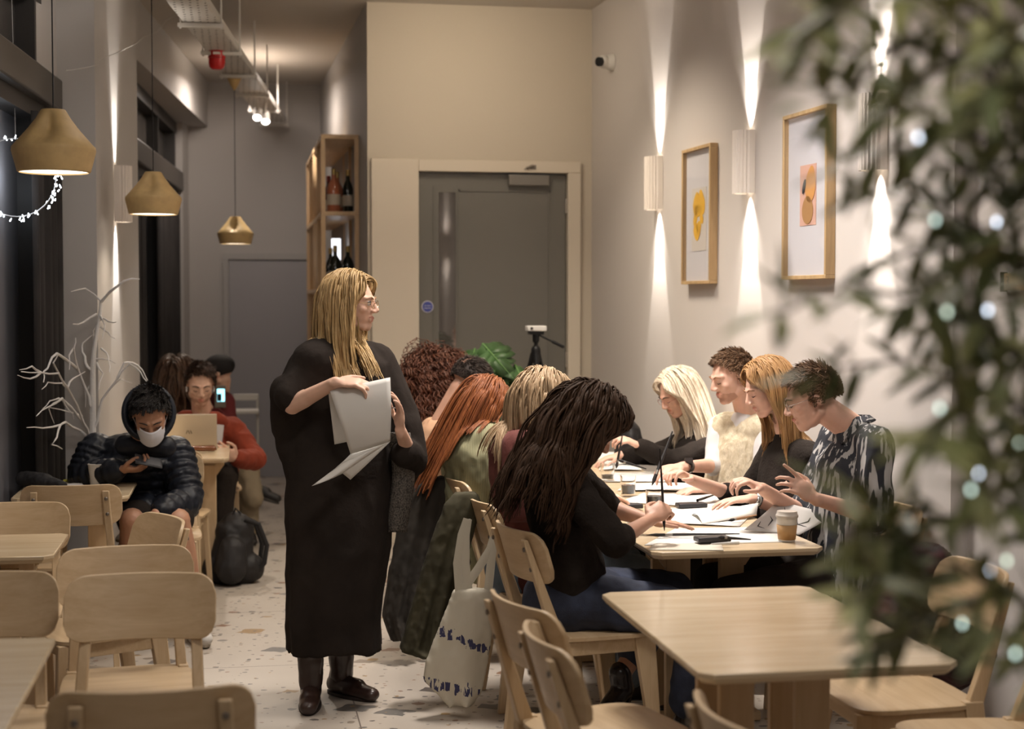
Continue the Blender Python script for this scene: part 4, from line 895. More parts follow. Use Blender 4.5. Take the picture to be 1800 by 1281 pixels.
CORD = bpy.data.materials.new('sage_corduroy'); CORD.use_nodes = True; N = CORD.node_tree.nodes; L = CORD.node_tree.links; b = N['Principled BSDF']; b.inputs['Roughness'].default_value = .9
tc = N.new('ShaderNodeTexCoord'); wv = N.new('ShaderNodeTexWave'); wv.inputs['Scale'].default_value = 42; wv.bands_direction = 'X'; wv.inputs['Distortion'].default_value = .6
mpp = N.new('ShaderNodeMapping'); mpp.inputs['Rotation'].default_value = (0, 0, .3); L.new(tc.outputs['Object'], mpp.inputs[0])
rp = N.new('ShaderNodeValToRGB'); rp.color_ramp.elements[0].color = (.20, .19, .10, 1); rp.color_ramp.elements[1].color = (.36, .345, .21, 1)
L.new(mpp.outputs[0], wv.inputs[0]); L.new(wv.outputs['Color'], rp.inputs[0]); L.new(rp.outputs[0], b.inputs['Base Color'])
def woman_green():
    p = seated('red haired woman in sage green corduroy shirt seen from behind', SK_FAIR, (1.05, 6.86, .565), P(842, 806, 6.80), (.72, .70, 0), P(850, 712, 6.84), (.72, .35, -.60), w=.155, shw=.175, sh_up=.075)
    e1, w1 = P(905, 850, 6.68), P(960, 845, 6.85); e2, w2 = P(815, 870, 7.1), P(900, 850, 7.15)
    p.arm(p.sr, e1, w1); p.arm(p.sl, e2, w2); p.hand(w1, (1, .2, -.1), (0, 0, -1), thumb=1, curl=.5); p.hand(w2, (1, 0, -.1), (0, 0, -1), thumb=-1, curl=.5)
    kn = (V((1.50, 6.75, .52)), V((1.50, 6.98, .53))); an = (V((1.50, 6.8, .1)), V((1.52, 7.0, .1)))
    for a_, b_ in zip(kn, an): p.leg(p.hip+V((.05, 0, -.02)), a_, b_)
    p.done(.006)
    cloth(p, 'corduroy_shirt', CORD, shirt_parts(p, [(p.sr, e1, w1, 1.9), (p.sl, e2, w2, 1.9)], ex=.026, hem=.04), disp=.014, dsc=.11)
    J = [(p.hip+V((-.02, 0, -.04)), p.hip+V((.08, 0, -.02)), .14, .13)]
    for a_, b_ in zip(kn, an): J += [(p.hip+V((.05, (a_.y-p.hip.y)*.35, -.015)), a_, .10, .076), (a_, b_, .074, .055)]
    cloth(p, 'trousers', BLK, J, disp=.004)
    for a_ in an: shoe(p, a_, (1, 0, 0), LEATH)
    hair_locks(p, 'hair', H_RED, n=340, length=.50, lens=lambda D: .20+.32*np.clip(-D[:, 1]*2.2-.5, 0, 1), wid=.0105, stiff=.62, grav=.32, puff=.018, seedv=31, drift=(-1.5, .1, 0), front=.5, side=.25, low=-.5, jitter=.02)
woman_green()
def man_peach():
    p = seated('short dark haired man in peach T-shirt beyond the red haired woman', SK_MID, (.98, 7.52, .565), P(775, 790, 7.5), (.98, .1, 0), P(828, 672, 7.5), (.82, .2, -.55), w=.155, shw=.17, neckr=.056)
    e1, w1 = P(850, 850, 7.35), P(930, 830, 7.4); e2, w2 = P(860, 820, 7.75), P(930, 815, 7.7)
    p.arm(p.sr, e1, w1); p.arm(p.sl, e2, w2); p.hand(w1, (1, 0, -.1), (0, 0, -1), thumb=1, curl=.4); p.hand(w2, (1, 0, -.1), (0, 0, -1), thumb=-1, curl=.4)
    kn = (V((1.48, 7.42, .52)), V((1.48, 7.65, .53))); an = (V((1.48, 7.45, .1)), V((1.48, 7.68, .1)))
    for a_, b_ in zip(kn, an): p.leg(p.hip+V((.05, 0, -.02)), a_, b_)
    p.done(.006)
    cloth(p, 'tshirt', mat('peach_cotton', (.56, .33, .20), .85), shirt_parts(p, [(p.sr, e1, w1, .8), (p.sl, e2, w2, .8)], ex=.012), disp=.004)
    J = [(p.hip+V((-.02, 0, -.04)), p.hip+V((.08, 0, -.02)), .14, .13)]
    for a_, b_ in zip(kn, an): J += [(p.hip+V((.05, (a_.y-p.hip.y)*.35, -.015)), a_, .10, .076), (a_, b_, .074, .055)]
    cloth(p, 'trousers', BLK, J)
    for a_ in an: shoe(p, a_, (1, 0, 0), LEATH)
    short_hair(p, 'hair', H_SHORT, .022, .006)
man_peach()
def person_curly():
    p = seated('person with big curly auburn hair at the far left of the table', SK_MID, (.98, 8.22, .565), P(745, 790, 8.2), (.98, 0, 0), P(768, 685, 8.2), (.85, .3, -.40), w=.14, shw=.16)
    e1, w1 = P(800, 850, 8.05), P(880, 820, 8.1); e2, w2 = P(800, 820, 8.4), P(880, 800, 8.35)
    p.arm(p.sr, e1, w1); p.arm(p.sl, e2, w2); p.hand(w1, (1, 0, -.1), (0, 0, -1), thumb=1, curl=.4); p.hand(w2, (1, 0, -.1), (0, 0, -1), thumb=-1, curl=.4)
    kn = (V((1.45, 8.12, .52)), V((1.45, 8.35, .53))); an = (V((1.45, 8.15, .1)), V((1.45, 8.38, .1)))
    for a_, b_ in zip(kn, an): p.leg(p.hip+V((.05, 0, -.02)), a_, b_)
    p.done(.007)
    cloth(p, 'jumper', BLK, shirt_parts(p, [(p.sr, e1, w1, 1.9), (p.sl, e2, w2, 1.9)]), vox=.011)
    J = [(p.hip+V((-.02, 0, -.04)), p.hip+V((.08, 0, -.02)), .14, .13)]
    for a_, b_ in zip(kn, an): J += [(p.hip+V((.05, (a_.y-p.hip.y)*.35, -.015)), a_, .10, .076), (a_, b_, .074, .055)]
    cloth(p, 'trousers', BLK, J, vox=.011)
    for a_ in an: shoe(p, a_, (1, 0, 0), LEATH)
    hair_sim(p, 'hair', H_CURL, guides=560, kids=5, length=.34, steps=24, wid=.0036, stiff=.70, grav=.26, puff=.065, wave=.011, wavef=10, seedv=41, drift=(-.2, -.1, 0), front=.6, side=.4, low=-.5, jitter=.10, tip=.7, fit=1.14, clump=.35, ylim=.07)
person_curly()
# ---- right side (facing -x) ----
def legs_r(p, y, m_, xk=1.85, shoem=None):
    kn = (V((xk, y+.10, .53)), V((xk, y-.12, .52))); an = (V((xk-.02, y+.12, .1)), V((xk-.02, y-.12, .1)))
    for a_, b_ in zip(kn, an): p.leg(p.hip+V((-.05, 0, -.02)), a_, b_)
    def go():
        J = [(p.hip+V((.0, 0, -.03)), p.hip+V((-.08, 0, -.02)), .14, .13)]
        for a_, b_ in zip(kn, an): J += [(p.hip+V((-.05, (a_.y-p.hip.y)*.5, -.015)), a_, .10, .076), (a_, b_, .074, .055)]
        cloth(p, 'trousers', m_, J, vox=.011)
        for a_ in an: shoe(p, a_, (-1, 0, 0), shoem or LEATH)
    return go
STRIPE = bpy.data.materials.new('brushstroke_print'); STRIPE.use_nodes = True; N = STRIPE.node_tree.nodes; L = STRIPE.node_tree.links; b = N['Principled BSDF']; b.inputs['Roughness'].default_value = .85
tc = N.new('ShaderNodeTexCoord'); mpp = N.new('ShaderNodeMapping'); mpp.inputs['Scale'].default_value = (44, 44, 7)
vo = N.new('ShaderNodeTexNoise'); vo.inputs['Scale'].default_value = 1; vo.inputs['Detail'].default_value = 2.5
L.new(tc.outputs['Object'], mpp.inputs[0]); L.new(mpp.outputs[0], vo.inputs[0])
rp = N.new('ShaderNodeValToRGB'); rp.color_ramp.elements[0].color = (.40, .39, .38, 1); rp.color_ramp.elements[1].color = (.020, .022, .030, 1); rp.color_ramp.elements[0].position = .43; rp.color_ramp.elements[1].position = .465
L.new(vo.outputs['Fac'], rp.inputs[0]); L.new(rp.outputs[0], b.inputs['Base Color'])
def man_print():
    Y = 5.6
    p = seated('man with glasses in black shirt with white brushstroke print', SK_PINK, (2.26, Y, .565), P(1494, 845, Y), (-1, -.05, 0), P(1428, 699, Y), (-.92, .22, -.34), w=.155, shw=.17, sh_up=.16, neckr=.055, k=1.02)
    e1, w1 = P(1538, 908, 5.40), P(1432, 876, 5.27); e2, w2 = P(1412, 905, 5.72), P(1338, 858, 5.58)
    p.arm(p.sl, e1, w1); p.arm(p.sr, e2, w2)
    p.hand(w1, P(1385, 838, 5.24)-w1, (-.3, .9, -.5), thumb=-1, curl=.55, k=1.02, point=(0,), tcurl=.4)
    p.hand(w2, P(1290, 835, 5.55)-w2, (-.3, .1, -1), thumb=1, curl=.85, k=1.0, tcurl=.5)
    go = legs_r(p, Y, BLK, 1.80); p.done(.0048)
    p.brows_eyes(mat('brow_brown', (.07, .04, .025), .7)); glasses(p, mat('silver_wire', (.5, .48, .45), .25, .9), r=.020)
    cloth(p, 'printed_shirt', STRIPE, shirt_parts(p, [(p.sl, e1, w1, 1.06), (p.sr, e2, w2, 1.06)], ex=.030, hem=.05), disp=.007)
    q = M(); cb = (p.sl+p.sr)/2+V((0, 0, .05))
    for s_ in (-1, 1):
        q.add([cb+V((-.075, s_*.010, -.06)), cb+V((-.09, s_*.07, -.055)), cb+V((-.03, s_*.088, .005)), cb+V((.055, s_*.05, .03)), cb+V((.05, 0, .045)), cb+V((-.03, s_*.066, .045)), cb+V((-.068, s_*.03, .0))], [(0, 1, 2, 5, 6), (2, 3, 4, 5)])
    q.build('collar', STRIPE, p.r, solid=.006, smooth=60)
    short_hair(p, 'hair', H_BROWN, .050, .014, comb=(.15, .6, .1), lift0=.28, wid=.003); go()
    return p
man_print()
def woman_straw():
    Y = 6.2
    p = seated('strawberry blonde woman in black jumper with silver watch', SK_PINK, (2.24, Y, .565), P(1385, 832, Y), (-1, -.05, 0), P(1350, 680, Y), (-.92, -.06, -.40), w=.145, shw=.16, sh_up=.09)
    e1, w1 = P(1402, 905, 6.02), P(1322, 876, 5.98); e2, w2 = P(1310, 878, 6.42), P(1213, 842, 6.28)
    p.arm(p.sl, e1, w1); p.arm(p.sr, e2, w2)
    p.hand(w1, P(1255, 882, 5.97)-w1, (0, 0, -1), thumb=-1, curl=.25, k=1.0, tcurl=.1); p.hand(w2, P(1165, 815, 6.2)-w2, (-.4, -.3, -.8), thumb=1, curl=.85, k=1.02, tcurl=.55)
    go = legs_r(p, Y, BLK, 1.80); p.done(.0048); p.brows_eyes(mat('brow_ginger', (.24, .11, .05), .7))
    cloth(p, 'jumper', BLK2, shirt_parts(p, [(p.sl, e1, w1, 1.15), (p.sr, e2, w2, 1.35)], ex=.020), disp=.005)
    d_ = (w1-e1).normalized(); M().lathe([(.030, -.013), (.0305, 0), (.030, .013)], w1-d_*.02, 20, d_.to_track_quat('Z', 'Y').to_matrix(), cap=False).build('wristwatch', STEEL, p.r, solid=.003)
    hair_locks(p, 'hair', H_STRAW, n=330, length=.34, wid=.010, stiff=.62, grav=.36, puff=.015, seedv=51, drift=(.15, -.1, 0), front=.36, side=.10, back=1.0, low=-.4, jitter=.01, part=.05)
    go()
woman_straw()
def man_vest():
    Y = 6.95
    p = seated('bearded man with cropped hair in cream cable knit vest over white shirt', SK_PINK, (2.28, Y, .565), P(1312, 800, Y), (-.75, -.66, 0), P(1287, 662, Y-.05), (-.93, -.15, -.28), w=.155, shw=.165, sh_up=.10, neckr=.056, k=1.03, shr=P(1268, 752, 7.04), shl=P(1350, 758, 6.84))
    e1, w1 = P(1258, 818, 6.95), P(1198, 820, 6.72); e2, w2 = P(1342, 855, 6.72), P(1240, 860, 6.62)
    p.arm(p.sr, e1, w1); p.arm(p.sl, e2, w2)
    p.hand(w1, P(1145, 828, 6.66)-w1, (-.2, .1, -1), thumb=1, curl=.55, k=1.02, tcurl=.3); p.hand(w2, P(1195, 862, 6.6)-w2, (-.2, 0, -1), thumb=-1, curl=.5, k=1.0)
    for c_, r_ in ((p.L(0, .05, -.075), (.06, .06, .028)), (p.L(0, .085, -.048), (.024, .02, .007))): p.reg.insert(0, (c_, r_, 3, p.hR))
    go = legs_r(p, Y, BLK, 1.82); p.done(.0048); p.brows_eyes(mat('brow_ginger', (.24, .11, .05), .7))
    cloth(p, 'white_shirt', mat('white_cotton', (.62, .60, .60), .8), shirt_parts(p, [(p.sr, e1, w1, 1.15), (p.sl, e2, w2, 1.3)], ex=.012, sh=.058), disp=.005)
    VST = mat('cable_knit_cream', (.50, .42, .29), .95, col2=(.62, .54, .40), vs=45, bump=.9, bs=70, stretch=(1, 1, .35))
    up = dict(flat=.78, up=p.fwd); mid = p.hip.lerp(p.chest, .5)
    cloth(p, 'knit_vest', VST, [(p.hip, mid, .178, .172, up), (mid, p.chest, .174, .182, up), (p.sl*.88+p.sr*.12, p.sr*.88+p.sl*.12, .080, .080)], disp=.004, dsc=.05)
    d_ = (w1-e1).normalized(); M().lathe([(.031, -.016), (.0315, 0), (.031, .016)], w1-d_*.05, 20, d_.to_track_quat('Z', 'Y').to_matrix(), cap=False).box(w1-d_*.05+V((0, -.022, .022)), (.034, .02, .034), Mx.Rotation(.7, 3, 'X')).build('wristwatch', LEATH, p.r, solid=.003)
    short_hair(p, 'hair', H_BROWN, .036, .004, comb=(.1, .8, .05), lift0=.18, wid=.003); go()
man_vest()
def woman_plat():
    Y = 7.65
    p = seated('platinum blonde woman in black top at the far end of the table', SK_PINK, (2.2, Y, .565), P(1228, 800, Y), (-.95, -.2, 0), P(1192, 690, Y), (-.86, -.20, -.50), w=.14, shw=.155, sh_up=.08)
    e1, w1 = P(1180, 812, 7.45), P(1124, 784, 7.42); e2, w2 = P(1150, 800, 7.85), P(1090, 800, 7.8)
    p.arm(p.sl, e1, w1); p.arm(p.sr, e2, w2)
    p.hand(w1, P(1092, 768, 7.4)-w1, (-.5, .2, -.8), thumb=-1, curl=.75, k=1.0); p.hand(w2, (-1, 0, -.2), (0, 0, -1), thumb=1, curl=.4)
    go = legs_r(p, Y, BLK, 1.80); p.done(.0055); p.brows_eyes(mat('brow_brown', (.07, .04, .025), .7)); glasses(p, mat('pink_wire', (.45, .2, .16), .3, .5))
    cloth(p, 'top', BLK2, shirt_parts(p, [(p.sl, e1, w1, 1.9), (p.sr, e2, w2, 1.8)], ex=.018), disp=.005)
    hair_locks(p, 'hair', H_PLAT, n=340, length=.50, wid=.0105, stiff=.62, grav=.32, puff=.02, seedv=61, drift=(.9, -.15, 0), front=.5, side=.22, low=-.45, jitter=.03, topz=.55)
    go()
woman_plat()
# ---- the group on the left ----
def man_mask():
    Y = 7.56; hip = V((-.42, 7.86, .56)); chest = P(238, 822, 7.66)
    p = Person((hip.x, hip.y, 0), 'man in black puffer jacket and white face mask looking at his phone', SK_TAN)
    p.head(P(264, 728, 7.34), (.06, -.80, -.60), .05, 1.03)
    sr, sl = P(170, 790, 7.66), P(308, 795, 7.66); p.torso(hip, chest, sl, sr, (0, -1, 0), .155); p.neck(P(245, 775, 7.48), .055)
    e1, w1 = P(145, 838, 7.60), P(213, 825, 7.40); e2, w2 = P(330, 880, 7.5), P(275, 902, 7.25)
    w1.z = max(w1.z, .80)
    p.arm(sr, e1, w1); p.arm(sl, e2, w2)
    p.hand(w1, (1, -.25, .02), (0, .3, 1), thumb=1, curl=.75, k=1.02, tcurl=.7); p.ph = list(p.last); p.hand(w2, (-.25, -.5, -.6), (0, .5, -.6), thumb=-1, curl=.6)
    kl, kr = P(312, 915, 7.30), P(232, 915, 7.35); al, ar = P(346, 1085, 7.42), P(232, 1070, 7.5); al.z = .12; ar.z = .12
    p.leg(hip+V((.10, 0, -.03)), kl, al, 1.12); p.leg(hip+V((-.10, 0, -.03)), kr, ar, 1.12); p.done(.0048)
    p.brows_eyes(H_BLACK)
    PUF = mat('puffer_nylon', (.012, .014, .020), .42, var=.3, vs=6, bump=.25, bs=30, spec=.3)
    q = M(); ax = (chest-hip)
    for i in range(7):
        c_ = hip+ax*(i/5.4)+V((0, 0, .00)); q.ell(c_, (.215, .165, .058), None, 22, 9)
    q.ell((sl+sr)/2+V((0, 0, .01)), (.20, .12, .08), None, 20, 9); q.cap(hip+V((0, 0, -.02)), chest, .15, .17, .75, (0, 1, 0))
    for a_, b_, n_, r0, r1 in ((sr, e1, 5, .098, .086), (e1, w1.lerp(e1, .12), 5, .082, .060), (sl, e2, 6, .100, .086), (e2, w2.lerp(e2, .15), 4, .082, .062)):
        for i in range(n_):
            t = (i+.5)/n_; R = (b_-a_).to_track_quat('Z', 'Y').to_matrix(); r_ = r0+(r1-r0)*t; q.ell(a_.lerp(b_, t), (r_, r_, (b_-a_).length/n_*.66), R, 16, 9)
        q.cap(a_, b_, r0*.84, r1*.84)
    for s_, kk in ((1, kl), (-1, kr)): q.cap(hip+V((s_*.09, -.02, .02)), hip.lerp(kk, .55)+V((0, 0, .03)), .10, .085)
    fuse(q, 'puffer_jacket', PUF, p.r, .008, 2, .004, .05)
    # hood: thick shell open towards the face
    q = M(); hc = p.hc+V((-.012, .075, .015)); R = frame((.10, -.93, .25)); NA, NB = 40, 20; out = []; 
    def hp(a_, b_, k_): # b_ 0 front rim .. 1 back
        th = .50*PI*.98*b_+.12; rx, rz, ry = .110*k_, .124*k_, .14*k_
        return hc+R @ V((math.cos(a_)*rx*math.cos(th-.12), .055-ry*math.sin(th), math.sin(a_)*rz*math.cos(th-.12)-.02))
    vs = [hp(2*PI*i/NA, j/NB, 1+.02*math.sin(j*1.3)) for j in range(NB+1) for i in range(NA)]; q.add(vs, [(j*NA+i, j*NA+(i+1) % NA, (j+1)*NA+(i+1) % NA, (j+1)*NA+i) for j in range(NB) for i in range(NA)])
    q.build('hood', PUF, p.r, solid=.028, smooth=70)
    M().tube([hp(2*PI*i/32, .0, 1.02) for i in range(33)], .014, 10).build('hood_rim', PUF, p.r)
    q = M(); q.cap(P(222, 782, 7.46), P(290, 785, 7.44), .055, .055); fuse(q, 'jacket_collar', PUF, p.r, .008, 3)
    cloth(p, 'shorts', BLK, [(hip+V((0, .02, -.04)), hip+V((0, -.06, -.03)), .16, .14), (hip+V((.09, 0, -.03)), hip.lerp(kl, .80)+V((.01, 0, .0)), .10, .088), (hip+V((-.09, 0, -.03)), hip.lerp(kr, .80), .10, .088)], disp=.004)
    short_hair(p, 'hair', H_BLACK, .045, .016, comb=(.2, .7, .0), lift0=.25, wid=.003)
    # face mask
    q = M()
    def mk(u, v):
        a_ = (u-.5)*2.1; z_ = -.006-v*.094; rr_ = .092+.026*math.cos((u-.5)*PI)*(1-abs(v-.35)*.9)
        return p.L(math.sin(a_)*.070, math.cos(a_)*rr_*1.12-.004+.006*math.sin(v*12)*0, z_+.012*(abs(u-.5)*2)**2*(1 if v > .5 else -.6))
    q.grid(mk, 18, 10); mo = q.build('face_mask', mat('mask_white', (.62, .62, .66), .8), p.r, solid=.002, smooth=80)
    for x in (-1, 1): M().tube([p.L(x*.060, .045, -.03), p.L(x*.078, .0, -.005), p.L(x*.082, -.02, .02)], .0012, 6).build('mask_strap', mat('mask_white', (.62, .62, .66), .8), mo)
    for a_, d_ in ((al, (.25, -1, 0)), (ar, (-.05, -1, 0))):
        cloth(p, 'sock', mat('sock_white', (.60, .57, .54), .9), [(a_-V((0, 0, .02)), a_+V((0, 0, .075)), .042, .043)], vox=.007, disp=0)
        shoe(p, a_, d_, mat('trainer_white', (.55, .52, .48), .6), mat('trainer_sole', (.45, .40, .33), .6), 'trainer', 1.08)
    return p
PM = man_mask()
def man_laptop():
    hip = V((-.20, 9.74, .56)); chest = P(362, 790, 9.70)
    p = Person((hip.x, hip.y, 0), 'dark haired man in rust red sweatshirt working behind a laptop', SK_FAIR)
    p.head(P(352, 676, 9.52), (.08, -.93, -.32), 0, 1.05); sr, sl = P(315, 752, 9.68), P(412, 756, 9.68)
    p.torso(hip, chest, sl, sr, (0, -1, 0), .155); p.neck(P(355, 735, 9.64), .056)
    e2, w2 = P(450, 808, 9.52), P(415, 806, 9.30); e1, w1 = P(290, 800, 9.5), P(320, 795, 9.25)
    p.arm(sr, e1, w1); p.arm(sl, e2, w2); p.hand(w2, P(388, 792, 9.22)-w2, (-.3, .4, .2), thumb=-1, curl=.6, k=1.05, tcurl=.3); p.hand(w1, (.2, -1, 0), (0, 0, -1), thumb=1, curl=.4)
    kl, kr = V((-.10, 9.32, .56)), V((-.34, 9.30, .54)); al, ar = V((-.14, 9.25, .10)), V((-.36, 9.15, .1))
    p.leg(hip+V((.09, 0, -.03)), kl, al); p.leg(hip+V((-.09, 0, -.03)), kr, ar)
    p.reg.insert(0, (p.L(0, .05, -.078), (.062, .062, .032), 3, p.hR)); p.done(.0055)
    p.brows_eyes(H_SHORT)
    RUST = mat('rust_fleece', (.235, .036, .014), .9, var=.2, vs=5)
    cloth(p, 'sweatshirt', RUST, shirt_parts(p, [(sr, e1, w1, 1.9), (sl, e2, w2, 1.9)], ex=.035, sh=.085)+[(P(325, 738, 9.62), P(385, 740, 9.62), .055, .055)], disp=.008)
    # pale print on the chest
    M().box(P(384, 762, 9.49), (.055, .008, .11), Mx.Rotation(.12, 3, 'Y')).build('chest_print', mat('print_white', (.62, .60, .60), .8), p.r)
    cloth(p, 'trousers', BLK, [(hip+V((0, 0, -.03)), hip+V((0, -.08, -.03)), .15, .14), (hip+V((.08, -.05, -.02)), kl, .11, .085), (kl, al, .082, .06), (hip+V((-.08, -.05, -.02)), kr, .11, .085), (kr, ar, .082, .06)], vox=.011)
    short_hair(p, 'hair', mat('hair_warm_dark', (.055, .028, .017), .6, var=.4, vs=60, bump=.6, bs=90), .048, .018, comb=(-.5, .4, .1), lift0=.3, wid=.003)
    for x in (-1, 1): M().cap(p.L(x*.078, .008, -.012), p.L(x*.078, .014, -.034), .006, .004).build('earphone', mat('earphone_white', (.75, .75, .75), .3), p.r)
    for a_ in (al, ar): shoe(p, a_, (0, -1, 0), mat('trainer_white', (.55, .52, .48), .6), mat('trainer_sole', (.45, .40, .33), .6))
    d_ = (w2-e2).normalized(); M().lathe([(.036, -.018), (.037, 0), (.036, .018)], w2-d_*.035, 20, d_.to_track_quat('Z', 'Y').to_matrix(), cap=False).build('wristwatch', LEATH, p.r, solid=.003)
man_laptop()
def woman_back():
    hip = V((-.44, 10.5, .56)); chest = P(305, 755, 10.45)
    p = Person((hip.x, hip.y, 0), 'woman with long wavy brown hair seen from behind, left of the laptop man', SK_FAIR)
    p.head(P(310, 662, 10.4), (.25, .95, -.1)); sl, sr = P(278, 735, 10.45), P(338, 735, 10.5)
    p.torso(hip, chest, sl, sr, (0, 1, 0), .13); p.neck(P(308, 715, 10.44), .05)
    for s_, x in ((sl, -.12), (sr, .12)): p.arm(s_, s_+V((x*.3, .05, -.27)), s_+V((0, .28, -.26))); p.hand(s_+V((0, .28, -.26)), (0, 1, 0), (0, 0, -1), curl=.4)
    for x in (-.09, .09): p.leg(hip+V((x, 0, -.03)), hip+V((x, .42, -.03)), hip+V((x, .42, -.45)))
    p.done(.008)
    cloth(p, 'jumper', mat('olive_knit', (.10, .085, .05), .9), shirt_parts(p, [(s_, s_+V((x*.3, .05, -.27)), s_+V((0, .28, -.26)), 1.9) for s_, x in ((sl, -.12), (sr, .12))]), vox=.012)
    cloth(p, 'trousers', BLK, sum([[(hip+V((x, 0, -.03)), hip+V((x, .42, -.03)), .10, .08), (hip+V((x, .42, -.03)), hip+V((x, .42, -.42)), .08, .06)] for x in (-.09, .09)], []), vox=.012)
    hair_locks(p, 'hair', hairmat('hair_wavy_brown', (.13, .065, .032), (.04, .020, .012)), n=240, length=.40, wid=.014, stiff=.66, grav=.3, puff=.03, curl=.012, curlf=3, seedv=71, front=.5, side=.3, low=-.5, jitter=.06, ends=.3)
    hip2 = V((-.12, 10.95, .56)); chest = P(388, 745, 10.85)
    p = Person((hip2.x, hip2.y, 0), 'person in black cap and burgundy jacket behind the laptop man', SK_FAIR)
    p.head(P(384, 655, 10.8), (-.9, .2, -.15), 0, 1.0); sl, sr = P(372, 715, 10.9), P(398, 712, 10.72)
    sl = P(370, 712, 11.0); sr = P(396, 708, 10.7)
    p.torso(hip2, chest, sl, sr, (-1, 0, 0), .14); p.neck(P(388, 700, 10.83), .05)
    e_, w_ = P(400, 755, 10.6), P(372, 720, 10.55); p.arm(sr, e_, w_); p.hand(w_, (-.3, -.2, .8), (-.9, -.2, 0), curl=.7)
    e3, w3 = sl+V((.0, .05, -.27)), sl+V((-.25, .02, -.26)); p.arm(sl, e3, w3); p.hand(w3, (-1, 0, 0), (0, 0, -1), curl=.4)
    k1, a1 = V((-.04, 10.42, .62)), P(447, 846, 10.45); k2, a2 = V((.02, 10.5, .54)), V((.06, 10.4, .1))
    a1 = P(446, 842, 10.45)
    p.leg(hip2, k1, a1, .9); p.leg(hip2, k2, a2, .9); p.done(.008)
    cloth(p, 'jacket', mat('burgundy_wool', (.13, .016, .018), .85), shirt_parts(p, [(sr, e_, w_, 1.85), (sl, e3, w3, 1.8)], ex=.03, sh=.08), vox=.011)
    cloth(p, 'khaki_trousers', mat('khaki_cotton', (.26, .21, .14), .85), [(hip2, k1, .13, .085), (k1, k1.lerp(a1, .75), .082, .06), (hip2, k2, .13, .085), (k2, a2, .082, .065), (V((.02, 10.5, .60)), V((.08, 10.35, .3)), .09, .07)], vox=.011, disp=.007)
    cloth(p, 'sock', mat('sock_white', (.60, .57, .54), .9), [(a1+V((-.02, 0, .05)), a1-V((-.01, 0, .01)), .038, .038)], vox=.008)
    shoe(p, a1, (.85, -.25, -.28), mat('trainer_black', (.02, .018, .018), .5), mat('trainer_sole_dark', (.05, .045, .04), .6), 'trainer', 1.0)
    shoe(p, a2, (.1, -1, 0), mat('trainer_black', (.02, .018, .018), .5), None, 'trainer', 1.0)
    q = M().ell(p.L(0, -.012, .045), (.094, .112, .083), p.hR, 24, 12).cap(p.L(-.05, .085, .045), p.L(.05, .085, .045), .035, .035, .3, tuple(p.hR @ V((0, 0, 1)))); q.build('cap', mat('cap_black', (.012, .011, .012), .8), p.r)
    # phone held up
    o = M().box((0, 0, 0), (.075, .010, .15)).build('phone', mat('phone_case', (.16, .14, .11), .5), None, bevel=.006); loc = P(387, 697, 10.5); o.location = loc; tag(o, 'phone with a bright screen held up behind the laptop man', 'phone')
    s_ = M().box((.005, -.0056, .01), (.050, .001, .085)).build('screen', mat('screen_cyan', (.2, .5, .6), .3, emi=2.2, ecol=(.35, .85, 1)), o, smooth=0); M().box((-.005, -.0064, -.005), (.028, .001, .05)).build('screen_picture', mat('screen_dark', (.01, .02, .03), .3), o, smooth=0)
woman_back()
# ================= SMALL THINGS =================
def patch(m, c, nu=10, nv=10, bow=0, bu=0, axis=(0, -1, 0)):
    """bilinear sheet through four world corners (tl, tr, br, bl), bowed along axis"""
    tl, tr, br, bl = [V(x) for x in c]; ax = V(axis)
    return m.grid(lambda u, v: (tl*(1-v)+tr*v)*(1-u)+(bl*(1-v)+br*v)*u+ax*(bow*math.sin(u*PI)+bu*math.sin(v*PI)), nu, nv)
PAPER = mat('paper_white', (.70, .68, .64), .7, var=.02, vs=3); PAPER2 = mat('paper_cream', (.66, .60, .50), .7)
def onething(m, name, mt, label, cat, loc=None, group=None, **k):
    o = m.build(name, mt, None, **k)
    if loc is None:
        vs = [v.co for v in o.data.vertices]; mn = V((sum(v.x for v in vs)/len(vs), sum(v.y for v in vs)/len(vs), min(v.z for v in vs))); loc = mn
    solo(o, loc); return tag(o, label, cat, group)
# the sheets in the standing woman's hands
m = M(); patch(m, (P(576, 682, 5.95), P(645, 672, 5.95), P(640, 770, 5.99), P(588, 781, 5.99)), bow=.01)
onething(m, 'paper_sheet', PAPER, 'rear sheet of the pair held by the standing woman, only its left edge showing', 'paper', solid=.0008, smooth=80)
m = M(); patch(m, (P(579, 685, 5.925), P(686, 663, 5.90), P(686, 776, 5.93), P(616, 798, 5.95)), 14, 12, bow=.035, bu=.01); patch(m, (P(616, 798, 5.95), P(686, 776, 5.93), P(616, 843, 5.97), P(590, 822, 5.97)), 10, 8, bow=.01)
patch(m, (P(548, 854, 5.88), P(604, 812, 5.90), P(684, 776, 5.92), P(600, 833, 5.89)), 10, 8, bow=.02)
onething(m, 'paper_sheet', PAPER, 'large curled sheet in front, held up by the standing woman', 'paper', solid=.0008, smooth=80)
